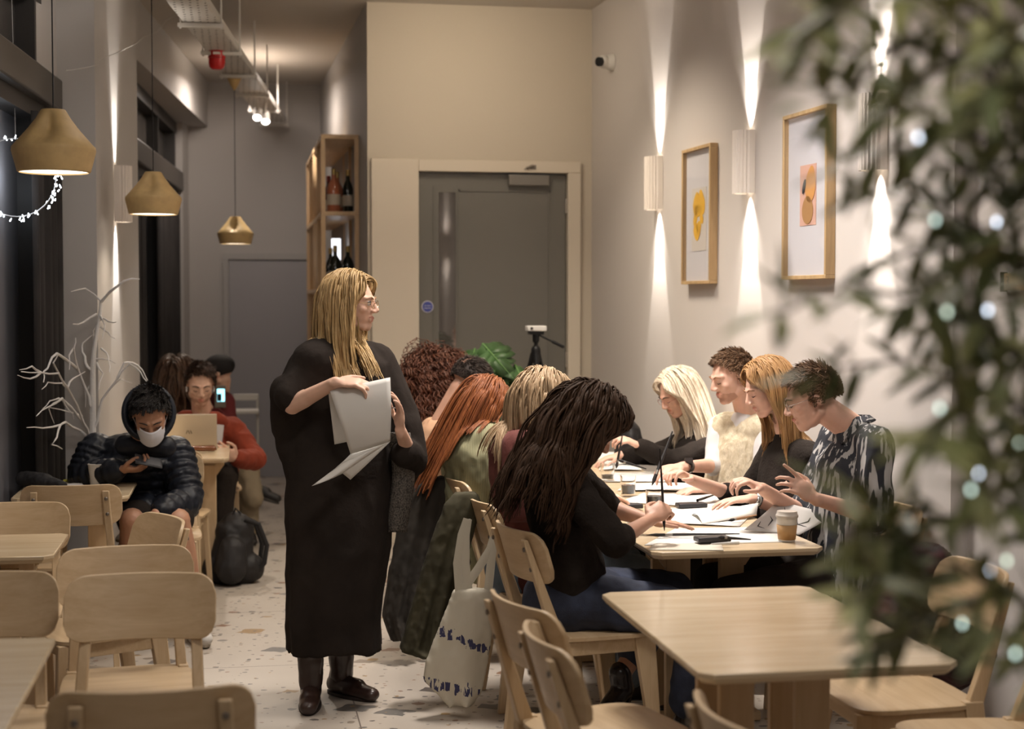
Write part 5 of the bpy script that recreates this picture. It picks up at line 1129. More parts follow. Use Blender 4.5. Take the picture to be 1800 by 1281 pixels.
# --- on the long table ---
TZ = .7505; kk_ = [0]
def sheet(pts, label, mt=PAPER, lift=0, group='drawing papers on the long table'):
    kk_[0] += 1; z = TZ+.0009*kk_[0]; c = [G(x, y, z) for x, y in pts]; m = M(); patch(m, c, 8, 8, bow=lift, axis=(0, 0, 1)); return onething(m, 'paper_sheet', mt, label, 'paper', group=group, solid=.0006, smooth=80)
sheet([(1132, 958), (1188, 928), (1345, 926), (1392, 952)], 'nearest white sheet under the dark haired woman\'s hand')
sheet([(1140, 966), (1150, 955), (1268, 955), (1272, 967)], 'small cream card at the front edge of the long table', PAPER2)
sheet([(1100, 918), (1180, 892), (1335, 890), (1300, 925)], 'wide white sheet in front of the man in the printed shirt', lift=.004)
sheet([(1088, 882), (1130, 866), (1300, 866), (1260, 892)], 'white sheet under the strawberry blonde woman\'s watch hand')
sheet([(1085, 862), (1100, 850), (1240, 850), (1232, 864)], 'white sheet in front of the man in the vest', lift=.006)
sheet([(1062, 846), (1080, 830), (1180, 828), (1180, 846)], 'white sheet beside the dark water glass')
sheet([(1052, 826), (1068, 802), (1120, 802), (1128, 826)], 'white sheet in front of the platinum blonde woman', lift=.004)
sheet([(1046, 808), (1056, 794), (1100, 794), (1100, 806)], 'farthest white sheet on the long table')
m = M(); patch(m, (G(1215, 905, .757), G(1335, 885, .80), G(1330, 905, .765), G(1235, 921, .757)), 8, 8, bow=.02, axis=(0, 0, 1)); onething(m, 'paper_sheet', PAPER, 'curling white sheet before the raised drawing', 'paper', solid=.0006, smooth=80)
m = M(); dc = (P(1368, 880, 5.66), P(1466, 905, 5.58), P(1405, 940, 5.44), P(1308, 931, 5.50)); patch(m, dc, 10, 10, bow=.006)
ds = m.build('drawing_sheet', mat('paper_grey', (.42, .40, .38), .8), None, solid=.0008, smooth=80)
ctr = sum((V(c) for c in dc), V())/4; solo(ds, ctr); tag(ds, 'raised sheet with black brush strokes behind the coffee cup', 'drawing')
INK = mat('black_ink', (.02, .018, .02), .6); dn = (V(dc[1])-V(dc[0])).cross(V(dc[3])-V(dc[0])).normalized(); dn = dn if dn.y < 0 else -dn
def dp(u, v): a, b_, c, d_ = [V(x) for x in dc]; return (a*(1-v)+b_*v)*(1-u)+(d_*(1-v)+c*v)*u+V((0, -1, 0))*.006*math.sin(u*PI)+dn*.002-ctr
for st in ([(.15, .2), (.3, .3), (.35, .5)], [(.2, .35), (.35, .3), (.5, .32)], [(.5, .15), (.6, .25), (.8, .3)], [(.45, .6), (.6, .7), (.65, .9)], [(.3, .75), (.45, .8), (.6, .72)], [(.75, .6), (.8, .75), (.9, .8)], [(.7, .1), (.85, .15), (.9, .3)]):
    M().tube([dp(u, v) for u, v in st], [.001, .003, .0008], 6, .4, up=tuple(dn)).build('brush_stroke', INK, ds)
DK = mat('dark_plastic', (.025, .024, .028), .35); GINK = mat('ink_water', (.05, .05, .055), .05, spec=.6)
def slab(px_, py_, w_, d_, h_, rz, label, cat, name, mt=DK, z=TZ+.008):
    g = G(px_, py_, z); m = M().box((0, 0, h_/2), (w_, d_, h_)); o = m.build(name, mt, None, bevel=min(.004, h_*.3)); o.location = g; o.rotation_euler = (0, 0, rz); return tag(o, label, cat)
slab(1215, 891, .125, .06, .018, .05, 'black flat case in the middle of the long table', 'case', 'pencil_case')
slab(1105, 893, .11, .06, .018, .1, 'black flat case in front of the dark haired woman', 'case', 'pencil_case')
slab(1252, 951, .125, .06, .018, .08, 'black flat case at the front edge of the long table', 'case', 'pencil_case')
def stick(a, b_, r, label, mt, cat='brush', name='paint_brush', tip=True, group=None, r2=None):
    a, b_ = V(a), V(b_); mid = a.lerp(b_, .72)
    o = M().tube([a, a.lerp(b_, .5), mid], [r*.45, r, r*1.1], 10).build(name, mt, None); 
    loc = b_.copy()
    solo(o, loc)
    if tip:
        q = M().tube([mid-loc, a.lerp(b_, .80)-loc], r*1.0, 10).build('ferrule', mat('ferrule_metal', (.3, .28, .26), .3, .9), o)
        M().tube([a.lerp(b_, .80)-loc, a.lerp(b_, .9)-loc, b_-loc], [r*1.1, r*1.25, r*.2], 10).build('bristles', mat('bristle_black', (.015, .012, .012), .8), o)
    return tag(o, label, cat, group)
HB = mat('handle_black', (.02, .018, .018), .35); HW = mat('handle_wood', (.30, .17, .09), .5)
stick(P(1160, 788, 5.27), P(1168, 933, 5.33), .0045, 'long thin brush in the dark haired woman\'s fist', HB)
stick(P(1182, 758, 6.20), P(1146, 853, 6.12), .0068, 'thick black brush with green band held by the strawberry blonde woman', HB)
stick(P(1094, 765, 7.36), P(1083, 824, 7.36), .0060, 'black brush pen held upright by the platinum blonde woman', HB)
stick(P(1136, 824, 6.60), P(1086, 808, 6.62), .0060, 'black brush pen held level by the man in the vest', HB)
z_ = TZ+.014
stick(G(1300, 938, z_), G(1136, 940, z_), .0045, 'long dark brush lying across the nearest sheet', HB)
stick(G(1330, 905, z_+.012), G(1280, 915, z_), .005, 'brush lying on the curling sheet', HW)
stick(G(1320, 948, z_+.004), G(1262, 944, z_+.012), .005, 'brush resting over the front black case', HB)
stick(G(1250, 956, z_), G(1318, 953, z_), .0055, 'pale marker at the front edge of the long table', mat('marker_white', (.6, .58, .55), .4), 'marker', 'marker_pen', tip=False)
stick(G(1260, 868, z_+.012), G(1212, 884, z_+.018), .0055, 'black pen lying on the middle black case', HB, 'pen', 'pen', tip=False)
def tumbler(px_, py_, h_, r_, fill, label):
    g = G(px_, py_, TZ+.009); r = root('water_glass', tuple(g), label, 'glass', group='tumblers of inky water')
    M().lathe([(r_*.86, 0), (r_, h_), (r_-.002, h_), (r_*.86-.002, .006), (.001, .006)], (0, 0, 0), 28, cap=False).build('glass', GLASS, r)
    M().lathe([(.001, .0065), (r_*.86-.0025, .0065), (r_*(.86+.14*fill)-.0028, h_*fill), (.001, h_*fill)], (0, 0, 0), 28, cap=False).build('water', GINK, r)
tumbler(1104, 869, .085, .036, .5, 'short tumbler half full of grey ink water'); tumbler(1150, 902, .095, .036, .75, 'tall tumbler of murky water beside the dark haired woman\'s fist'); tumbler(1068, 843, .08, .036, .3, 'clear tumbler half hidden behind the dark haired woman\'s face')
g = G(1383, 950, TZ+.002); r = root('coffee_cup', tuple(g), 'takeaway coffee cup with brown sleeve and pale lid', 'cup')
M().lathe([(.030, 0), (.0385, .088), (.0385, .09), (.036, .09), (.028, .004), (.001, .004)], (0, 0, 0), 28, cap=False).build('cup', mat('cup_white', (.62, .58, .52), .5), r)
M().lathe([(.0312, .006), (.0368, .060)], (0, 0, 0), 28, cap=False).build('sleeve', mat('cup_sleeve', (.42, .25, .11), .7), r, solid=.0015)
M().lathe([(.0405, .086), (.041, .094), (.038, .097), (.036, .108), (.001, .108)], (0, 0, 0), 28).build('lid', mat('lid_pale', (.55, .50, .44), .4), r)
# --- masked man's table ---
T3 = .7505
g = G(170, 852, T3); r = root('paper_cup', tuple(g), 'plain white paper cup on the left table', 'cup')
M().lathe([(.029, 0), (.040, .098), (.0385, .098), (.028, .004), (.001, .004)], (0, 0, 0), 28, cap=False).build('cup', mat('cup_white', (.62, .58, .52), .5), r); M().lathe([(.040, .096), (.0418, .0985), (.040, .101), (.0385, .0985)], (0, 0, 0), 28).build('rim', mat('cup_white', (.62, .58, .52), .5), r)
q = M(); 
a_, b_ = G(45, 842, T3+.045), G(108, 853, T3+.03)
q.cap(a_, a_.lerp(b_, .5)+V((0, 0, .004)), .045, .046, .8, (0, 0, 1)); q.cap(a_.lerp(b_, .5), b_, .044, .024, .8, (0, 0, 1)); o = fuse(q, 'pencil_pouch', mat('pouch_black', (.012, .011, .012), .75), None, .006, 3, .004, .04)
solo(o, (a_.x, a_.y, T3)); tag(o, 'slumped black pouch at the left end of the table', 'pouch')
def pen(p0, p1, col, label, nm):
    a_, b_ = G(*p0, T3+.007), G(*p1, T3+.007); o = M().tube([a_, b_], .0065, 12).build('pen', mat(nm, col, .4), None); solo(o, tuple(a_)); o2 = M().tube([b_-a_, (b_-a_)*1.25], .0072, 12).build('pen_cap', mat(nm+'_cap', tuple(c*.4 for c in col), .4), o); tag(o, label, 'pen')
pen((112, 845), (130, 843), (.70, .68, .12), 'yellow highlighter beside the black pouch', 'pen_yellow'); pen((143, 847), (156, 845), (.45, .03, .03), 'red marker behind the paper cup', 'pen_red'); pen((158, 842), (140, 837), (.04, .05, .30), 'blue marker lying behind the red one', 'pen_blue')
onething(M().loft([[V((x*s_, y*s_, z)) for x, y in [(.045*math.cos(t), .045*math.sin(t)) for t in [2*PI*i/28 for i in range(28)]]] for z, s_ in ((0, 1), (.008, 1), (.010, .9), (.014, .86))]), 'cup_lid', mat('lid_white', (.60, .57, .55), .4), 'white cup lid lying by the highlighter', 'lid', (0, 0, 0)).location = G(130, 856, T3)
hd = PM.ph; mean = sum(hd[:4], V())/4
r = root('phone', tuple(mean+V((.014, -.030, -.022))), 'dark phone in the hand of the man in the face mask', 'phone'); r.rotation_euler = (.55, .25, .25)
M().box((0, 0, 0), (.13, .07, .009)).build('phone_case', mat('case_charcoal', (.04, .04, .043), .45), r, bevel=.005); M().box((-.052, 0, .006), (.028, .06, .004)).build('camera_bump', mat('bump_grey', (.10, .10, .11), .3, .4), r, bevel=.002); M().box((.02, .0, .0055), (.07, .06, .002)).build('grip', mat('grip_grey', (.08, .08, .085), .5), r)
# --- laptop table ---
lx = P(335, 775, 9.20).x; r = root('laptop', (lx, 9.22, .75), 'open pale gold laptop seen from behind', 'laptop'); LP = mat('laptop_champagne', (.50, .44, .35), .35, .3)
M().box((0, 0, .008), (.31, .22, .014)).build('base', LP, r, bevel=.003)
RL = Mx.Rotation(.28, 3, 'X'); lid = M().box(V((0, -.11, .012))+RL @ V((0, 0, .105)), (.31, .007, .21), RL).build('lid', LP, r, bevel=.004)
lo = V((-.005, -.1145, .012))+RL @ V((0, 0, .10)); lm = M()
for dx in (-.012, 0, .012): lm.box(lo+RL @ V((dx, -.001, 0)), (.004, .002, .022), RL @ Mx.Rotation(.35 if dx < 0 else -.35, 3, 'Y'))
lm.build('logo', mat('logo_dark', (.06, .045, .03), .4), lid)
a_ = G(334, 788, .775); r = root('spectacles_case', tuple(a_), 'brown tortoiseshell spectacles folded on the laptop table', 'spectacles')
TS = mat('tortoiseshell', (.16, .055, .02), .15, spec=.8)
M().cap((0, 0, 0), (.13, -.015, 0), .016, .018).build('frame_front', TS, r); M().tube([(.0, -.02, -.005), (.07, -.03, -.004), (.15, -.02, -.005)], .005, 8).build('temple', TS, r)
# --- backpack on the floor ---
r = root('backpack', (P(415, 1005, 8.9).x, 8.9, 0), 'black backpack standing on the floor by the aisle', 'bag', world=True); q = M(); bx_ = r.location.x
q.cap((bx_-.03, 8.9, .10), (bx_-.0, 8.92, .30), .125, .105, .75, (0, 1, 0)); q.cap((bx_-.10, 8.9, .09), (bx_+.07, 8.9, .085), .09, .09, .9, (0, 1, 0)); q.cap((bx_-.03, 8.92, .30), (bx_-.0, 8.93, .36), .09, .05)
q.cap((bx_-.03, 8.80, .10), (bx_-.02, 8.82, .20), .09, .08, .7, (0, 1, 0))
fuse(q, 'bag_body', mat('backpack_nylon', (.016, .014, .014), .6, var=.2, vs=9), r, .009, 3, .004, .08)
for dy, k_ in ((-.03, 1), (.05, .85)): M().tube([(bx_+.05, 8.9+dy, .37), (bx_+.13*k_, 8.89+dy, .34), (bx_+.175*k_, 8.88+dy, .22), (bx_+.16*k_, 8.88+dy, .12), (bx_+.09, 8.88+dy, .04)], .014, 8, .4, up=(0, 1, 0)).build('shoulder_strap', mat('strap_black', (.014, .012, .012), .7), r)
M().tube([(bx_-.02, 8.9, .385), (bx_, 8.9, .43), (bx_+.03, 8.9, .40)], .007, 8).build('carry_loop', mat('strap_black', (.014, .012, .012), .7), r)
# --- white chair far down the corridor ---
c = P(432, 700, 12.3); r = root('folding_chair', (c.x, 12.3, 0), 'white slatted chair far back by the grey corridor door', 'chair')
M().box((0, 0, c.z-.01+.02), (.20, .025, .05)).build('backrest', WHITEM, r, bevel=.004); M().box((0, -.12, P(432, 722, 12.2).z), (.20, .26, .025)).build('seat', WHITEM, r, bevel=.004)
for sx in (-.09, .09):
    M().tube([(sx, 0, c.z+.01), (sx, -.05, 0)], .010, 8).build('leg', WHITEM, r); M().tube([(sx, -.20, P(432, 722, 12.2).z), (sx, -.23, 0)], .010, 8).build('leg', WHITEM, r)
# --- coats, tote and bag ---
def drape(rows, Y_, th, name, mt, label, cat, ys=0, folds=9, vox=.009):
    rings = []
    for k_, (py_, xl, xr) in enumerate(rows):
        y_ = Y_+ys*k_/(len(rows)-1); a, b_ = P(xl, py_, y_), P(xr, py_, y_); c_ = (a+b_)/2; hx = abs(b_.x-a.x)/2; f_ = k_/(len(rows)-1)
        rings.append([V((c_.x+hx*math.cos(t), c_.y+th*(.55+.5*f_)*math.sin(t)*(1+.40*f_*math.sin(t*folds+.8*math.sin(f_*3))), c_.z+.004*math.sin(t*3))) for t in [2*PI*i/40 for i in range(40)]])
    m = M(); m.loft(rings); o = fuse(m, name, mt, None, vox, 2, .003, .06); ce = sum((v.co for v in o.data.vertices), V())/len(o.data.vertices); ce.z = min(v.co.z for v in o.data.vertices); solo(o, ce); return tag(o, label, cat)
drape([(866, 800, 838), (885, 782, 846), (930, 765, 834), (1000, 742, 818), (1070, 722, 800), (1140, 702, 784), (1152, 740, 782)], 6.12, .07, 'coat', mat('coat_olive', (.040, .034, .016), .9, var=.2, vs=4), 'olive green coat hung over the chair with the tote bag', 'coat', -.05)
drape([(838, 735, 782), (855, 718, 790), (920, 700, 782), (1000, 684, 765), (1080, 672, 745), (1122, 686, 738)], 6.86, .08, 'coat', mat('coat_dark', (.022, .017, .012), .9, var=.2, vs=4), 'dark brown coat hung over the chair behind the olive one', 'coat', -.05)
TOTE = bpy.data.materials.new('tote_canvas'); TOTE.use_nodes = True; N = TOTE.node_tree.nodes; L = TOTE.node_tree.links; b = N['Principled BSDF']; b.inputs['Roughness'].default_value = .9
tc = N.new('ShaderNodeTexCoord'); sp = N.new('ShaderNodeSeparateXYZ'); L.new(tc.outputs['Object'], sp.inputs[0])
mpp = N.new('ShaderNodeMapping'); mpp.inputs['Scale'].default_value = (95, 12, 14); ns = N.new('ShaderNodeTexNoise'); ns.inputs['Scale'].default_value = 1; ns.inputs['Detail'].default_value = 2
L.new(tc.outputs['Object'], mpp.inputs[0]); L.new(mpp.outputs[0], ns.inputs[0]); gt_ = N.new('ShaderNodeMath'); gt_.operation = 'GREATER_THAN'; gt_.inputs[1].default_value = .47; L.new(ns.outputs['Fac'], gt_.inputs[0])
acc = None
for zc, hw_, sl in ((.075, .018, .20), (.265, .015, .45)):
    sa = N.new('ShaderNodeMath'); sa.operation = 'MULTIPLY_ADD'; L.new(sp.outputs[0], sa.inputs[0]); sa.inputs[1].default_value = sl; L.new(sp.outputs[2], sa.inputs[2])
    cmp_ = N.new('ShaderNodeMath'); cmp_.operation = 'COMPARE'; L.new(sa.outputs[0], cmp_.inputs[0]); wob = N.new('ShaderNodeTexNoise'); wob.inputs['Scale'].default_value = 48; L.new(tc.outputs['Object'], wob.inputs[0]); wm = N.new('ShaderNodeMath'); wm.operation = 'MULTIPLY_ADD'; wm.inputs[1].default_value = .07; L.new(wob.outputs['Fac'], wm.inputs[0]); L.new(sa.outputs[0], wm.inputs[2]); L.new(wm.outputs[0], cmp_.inputs[0]); cmp_.inputs[1].default_value = zc+.035; cmp_.inputs[2].default_value = hw_
    if acc is None: acc = cmp_
    else: ad = N.new('ShaderNodeMath'); ad.operation = 'ADD'; L.new(acc.outputs[0], ad.inputs[0]); L.new(cmp_.outputs[0], ad.inputs[1]); acc = ad
mu = N.new('ShaderNodeMath'); mu.operation = 'MULTIPLY'; mu.use_clamp = True; L.new(acc.outputs[0], mu.inputs[0]); L.new(gt_.outputs[0], mu.inputs[1])
mx = N.new('ShaderNodeMix'); mx.data_type = 'RGBA'; mx.inputs['A'].default_value = (.50, .46, .37, 1); mx.inputs['B'].default_value = (.035, .035, .09, 1); L.new(mu.outputs[0], mx.inputs['Factor']); L.new(mx.outputs['Result'], b.inputs['Base Color'])
tb = drape([(1034, 798, 866), (1060, 788, 868), (1110, 768, 866), (1160, 748, 858), (1192, 744, 852), (1218, 770, 846), (1238, 785, 832)], 5.88, .05, 'tote_bag', TOTE, 'cream canvas tote bag with navy dabs hanging from the chair', 'bag', 0, 4, .009)
off = tb.location
for pts in ([(812, 1040), (840, 1000), (862, 965), (868, 945)], [(858, 1040), (862, 1000), (866, 960), (868, 945)], [(808, 1045), (804, 990), (812, 940), (822, 912)], [(824, 1045), (818, 990), (818, 940), (822, 912)]):
    M().tube([P(x, y, 5.87)-off for x, y in pts], .017, 8, .15, up=(0, 1, 0)).build('handle', mat('tote_handle', (.50, .46, .37), .9), tb)
drape([(738, 1096, 1112), (752, 1088, 1124), (775, 1084, 1130), (800, 1082, 1132)], 8.2, .10, 'rucksack', mat('rucksack_black', (.016, .014, .015), .6), 'black bag standing at the far end behind the platinum blonde woman\'s hand', 'bag', 0, 3)
# dark red jacket heap on the chair right of the foreground table
q = M(); 
for a, b_, r0, r1 in (((2.18, 4.62, .75), (2.34, 4.95, .62), .09, .12), ((2.10, 4.75, .56), (2.36, 4.85, .54), .11, .11), ((2.30, 4.6, .5), (2.36, 5.0, .3), .10, .09), ((2.2, 4.85, .5), (2.3, 4.9, .12), .11, .12)): q.cap(a, b_, r0, r1)
o = fuse(q, 'jacket', mat('jacket_burgundy', (.055, .014, .016), .85, col2=(.02, .014, .014), vs=14), None, .012, 3, .012, .07); solo(o, (2.25, 4.8, .02)); tag(o, 'dark burgundy jacket heaped behind the foreground table', 'jacket')
# --- tripod with small projector ---
pt = P(942, 575, 9.35); r = root('tripod', (pt.x, pt.y, 0), 'black tripod in front of the grey door', 'tripod')
for k_ in range(3):
    a_ = 2*PI*k_/3+.5; M().tube([(0.02*math.cos(a_), .02*math.sin(a_), pt.z-.16), (.16*math.cos(a_), .16*math.sin(a_), pt.z-.70)], .015, 8).build('leg', BLACKM, r); M().tube([(.16*math.cos(a_), .16*math.sin(a_), pt.z-.68), (.33*math.cos(a_), .33*math.sin(a_), 0)], .010, 8).build('leg_extension', BLACKM, r)
M().tube([(0, 0, pt.z-.40), (0, 0, pt.z-.06)], .013, 10).cap((0, 0, pt.z-.20), (0, 0, pt.z-.14), .03, .03).build('centre_column', BLACKM, r)
M().box((0, 0, pt.z-.035), (.09, .07, .02)).cap((0, 0, pt.z-.08), (0, 0, pt.z-.05), .022, .022).build('head', BLACKM, r, bevel=.003)
M().tube([(.01, -.02, pt.z-.045), (.16, -.06, pt.z-.12)], .006, 8).cap((.10, -.045, pt.z-.09), (.16, -.06, pt.z-.12), .010, .010).build('pan_handle', BLACKM, r)
r = root('projector', (pt.x, pt.y, pt.z-.024), 'small flat white projector on top of the tripod', 'projector'); M().box((0, 0, .017), (.12, .09, .032)).build('housing', mat('projector_white', (.75, .74, .72), .4), r, bevel=.005); M().lathe([(.009, 0), (.009, .004)], (-.035, -.045, .017), 16, Mx.Rotation(PI/2, 3, 'X')).build('lens', DK, r)
# --- monstera by the door ---
LEAF = mat('monstera_green', (.030, .072, .020), .5, var=.3, vs=5); pc = P(858, 700, 9.0)
r = root('monstera_plant', (pc.x, pc.y, 0), 'potted monstera with big split leaves before the grey door', 'plant', world=True)
M().lathe([(.12, 0), (.16, .30), (.15, .30), (.14, .27), (.001, .27)], (pc.x, pc.y, 0), 28, cap=False).build('pot', mat('pot_dark', (.08, .07, .06), .6), r)
def mleaf(c_, tip, nrm, sc__):
    c_ = V(c_); d_ = (V(tip)-c_).normalized(); L_ = (V(tip)-c_).length; n_ = V(nrm); n_ = (n_-d_*n_.dot(d_)).normalized(); s_ = d_.cross(n_); m = M()
    for sd in (-1, 1):
        K = 6
        for i in range(K):       # fingers of the split leaf
            t0 = .06+.82*i/K; t1 = t0+.82/K*.74; w0 = sc__*math.sin(min(1, t0*1.15+.22)*PI)**.7; e0 = c_+d_*L_*t0; e1 = c_+d_*L_*t1
            q = [e0, e1, e1+d_*L_*.10+s_*sd*w0*.55-n_*.012, e0+d_*L_*.13+s_*sd*w0*.95-n_*.05, e0+d_*L_*.03+s_*sd*w0*.88-n_*.045, e0+s_*sd*w0*.45-n_*.01]
            m.add(q, [(0, 1, 2, 5), (5, 2, 3, 4)])
        m.add([c_+d_*L_*.0, c_+d_*L_*.9, c_+d_*L_*.80+s_*sd*sc__*.30-n_*.008, c_+d_*L_*.12+s_*sd*sc__*.42-n_*.01], [(0, 1, 2, 3)])
    m.add([c_+d_*L_*.82-s_*sc__*.22, c_+d_*L_*.82+s_*sc__*.22, c_+d_*L_*1.02], [(0, 1, 2)])
    m.build('leaf', LEAF, r, solid=.002, smooth=60)
    M().tube([c_, c_+d_*L_*.5+n_*.003, c_+d_*L_], [.005, .003, .001], 6).build('midrib', mat('rib_green', (.12, .24, .07), .5), r)
for a, t, n_, s__, y1, y2 in (((848, 603), (905, 668), (.2, -1, .5), .17, 8.9, 8.75), ((905, 640), (935, 705), (.4, -1, .3), .10, 8.9, 8.8), ((835, 612), (822, 660), (-.3, -1, .5), .11, 9.0, 8.9), ((870, 650), (850, 720), (0, -1, .4), .13, 8.8, 8.7), ((722, 648), (700, 668), (-.2, -1, .4), .05, 8.7, 8.65), ((712, 655), (735, 643), (.1, -1, .6), .035, 8.7, 8.7)):
    mleaf(P(*a, y1), P(*t, y2), n_, s__); M().tube([(pc.x, pc.y, .28), V((pc.x, pc.y, .8)).lerp(P(*a, y1), .5), P(*a, y1)], [.008, .007, .005], 6).build('stem', mat('stem_green', (.07, .14, .04), .5), r)
# --- white twig tree ---
tb_ = P(163, 800, 8.02); r = root('twig_tree', (tb_.x, tb_.y, 0), 'white painted twig tree with bare branches behind the man in the puffer', 'decorative tree', world=True)
TW = mat('twig_white', (.78, .76, .74), .7, bump=.4, bs=60); random.seed(5)
def cp(x, y, dy=0): return P(x/3.202, 450+y/3.202, 8.02+dy-max(0, 140-x/3.202)*.0115)
tk = [cp(522, 880), cp(522, 640), cp(528, 540), cp(545, 420), cp(562, 330), cp(568, 260), cp(620, 200, -.05), cp(700, 140, -.1), cp(740, 128, -.1), cp(785, 130, -.1)]
M().tube([(tb_.x, tb_.y, .15)]+tk, [.018, .016, .014, .012, .010, .009, .008, .007, .006, .005, .003], 8).build('trunk', TW, r); M().lathe([(.13, 0), (.13, .16), (.001, .16)], (tb_.x, tb_.y, 0), 24).build('base', TW, r)
for pts in ([(570, 255), (480, 182), (400, 200)], [(575, 350), (524, 420), (518, 560), (522, 640)], [(545, 325), (470, 372), (410, 382)], [(575, 350), (610, 368), (655, 372)], [(565, 400), (610, 430), (650, 465)], [(510, 640), (480, 600), (462, 540), (465, 490), (540, 430)],
            [(500, 1010), (470, 940), (380, 740), (330, 660), (230, 655), (120, 650)], [(380, 740), (350, 715), (270, 710), (235, 750)], [(440, 640), (380, 590), (320, 548), (280, 600), (245, 650), (245, 710)], [(522, 860), (500, 790), (440, 640), (415, 520), (425, 460)], [(415, 520), (388, 560), (390, 640)],
            [(530, 580), (610, 585), (650, 605)], [(570, 520), (600, 545), (612, 590), (615, 655)], [(545, 600), (580, 660), (555, 750)], [(525, 980), (560, 860), (600, 770), (660, 690), (730, 605), (790, 650), (825, 705)], [(600, 770), (680, 690), (745, 715)], [(500, 1010), (470, 940), (400, 850), (350, 800), (270, 850), (205, 900)],
            [(350, 800), (300, 830), (275, 860), (305, 940)], [(350, 800), (390, 870), (415, 918)], [(500, 1020), (450, 980), (370, 935), (340, 950), (320, 1020), (290, 1060), (350, 1085)], [(340, 950), (240, 968), (150, 965)], [(380, 740), (410, 690), (480, 650)], [(330, 660), (300, 600), (330, 545)], [(660, 690), (700, 600), (745, 600), (800, 640), (830, 700)], [(400, 850), (330, 800), (280, 815), (240, 860)], [(520, 700), (480, 760), (480, 850)], [(460, 900), (400, 880), (270, 850)], [(560, 330), (590, 390), (575, 470)], [(230, 655), (180, 620), (110, 640)], [(230, 655), (170, 690), (100, 670)]):
    k0 = random.uniform(-.1, .03); n_ = len(pts); P_ = [cp(x, y, (0 if i == 0 else k0*i)) for i, (x, y) in enumerate(pts)]
    w0 = .0085 if n_ >= 5 else .0060
    fine = []
    for i in range(n_-1):
        fine.append(P_[i]); fine.append(P_[i].lerp(P_[i+1], .5)+V((random.uniform(-1, 1)*.006, 0, random.uniform(-1, 1)*.006)))
    fine.append(P_[-1]); nn = len(fine)
    M().tube(fine, [w0*(1-.72*i/(nn-1)) for i in range(nn)], 6).build('branch', TW, r)
# --- light wreath hanging in the near window ---
wc = P(28, 312, 7.35); r = root('light_wreath', tuple(wc), 'round wreath of tiny bright lights hanging in the window', 'wreath'); GL = mat('wreath_glow', (1, 1, 1), .5, emi=7, ecol=(.85, .92, 1))
R_ = .178; n_ = 64; M().tube([(R_*math.cos(t), .01*math.sin(3*t), R_*math.sin(t)) for t in [2*PI*i/40 for i in range(41)]], .003, 6).build('wire_ring', mat('wire_silver', (.6, .6, .6), .3, .8), r)
q = M(); random.seed(9)
for i in range(110):
    t = random.uniform(0, 2*PI); rr_ = R_+random.uniform(-.008, .022); c_ = V((rr_*math.cos(t), random.uniform(-.012, .012), rr_*math.sin(t))); q.cap(c_, c_+V((random.uniform(-.006, .006), 0, -random.uniform(.004, .014))), .0022, .0034, n=6)
o = q.build('tiny_lights', GL, r); o['kind'] = 'stuff'
M().tube([(0, 0, R_), (-.002, 0, .45), (-.01, 0, HC-wc.z-.42)], .0012, 5).build('hanging_thread', mat('thread_pale', (.5, .5, .5), .6), r)
light('POINT', 'wreath_light', wc, 1.2, (.85, .92, 1), .1)
m = M().tube([P(x/2.847, y/2.847, (7.95, 8.0, 8.04, 8.08, 8.2, 8.5, 9.1, 9.5, 9.9, 10.2, 10.4)[i]) for i, (x, y) in enumerate([(330, 352), (360, 350), (430, 338), (490, 325), (520, 290), (590, 262), (680, 220), (720, 185), (790, 158), (830, 105), (880, 75)])], .0022, 6)
onething(m, 'light_string', mat('wire_pale', (.5, .48, .44), .5), 'thin pale wire looping across the pier to the ceiling tray', 'wire')
# ================= OLIVE TREE IN THE FOREGROUND =================
random.seed(21); YT = 1.62; tx0 = P(1880, 640, YT).x
r = root('olive_tree', (tx0, YT, 0), 'potted olive tree, its leafy branches filling the right edge', 'tree', world=True)
M().lathe([(.15, 0), (.20, .36), (.21, .38), (.185, .38), (.17, .34), (.001, .34)], (tx0, YT, 0), 32, cap=False).build('pot', mat('terracotta_grey', (.30, .26, .23), .8), r)
BARK = mat('olive_bark', (.10, .08, .06), .9, bump=.5, bs=40)
M().tube([(tx0, YT, .33), (tx0+.02, YT+.01, .8), (tx0-.02, YT, 1.3), (tx0+.0, YT+.02, 1.8), (tx0-.02, YT, 2.4)], [.028, .022, .018, .013, .006], 10).build('trunk', BARK, r)
OL = bpy.data.materials.new('olive_leaf'); OL.use_nodes = True; N = OL.node_tree.nodes; L = OL.node_tree.links; b = N['Principled BSDF']; b.inputs['Roughness'].default_value = .45
ob = N.new('ShaderNodeTexCoord'); nz = N.new('ShaderNodeTexNoise'); nz.inputs['Scale'].default_value = 9; L.new(ob.outputs['Object'], nz.inputs[0]); rp = N.new('ShaderNodeValToRGB'); rp.color_ramp.elements[0].color = (.15, .18, .07, 1); rp.color_ramp.elements[1].color = (.40, .39, .15, 1); rp.color_ramp.elements[0].position = .4; rp.color_ramp.elements[1].position = .72
L.new(nz.outputs[0], rp.inputs[0]); L.new(rp.outputs[0], b.inputs['Base Color'])
lf = M()
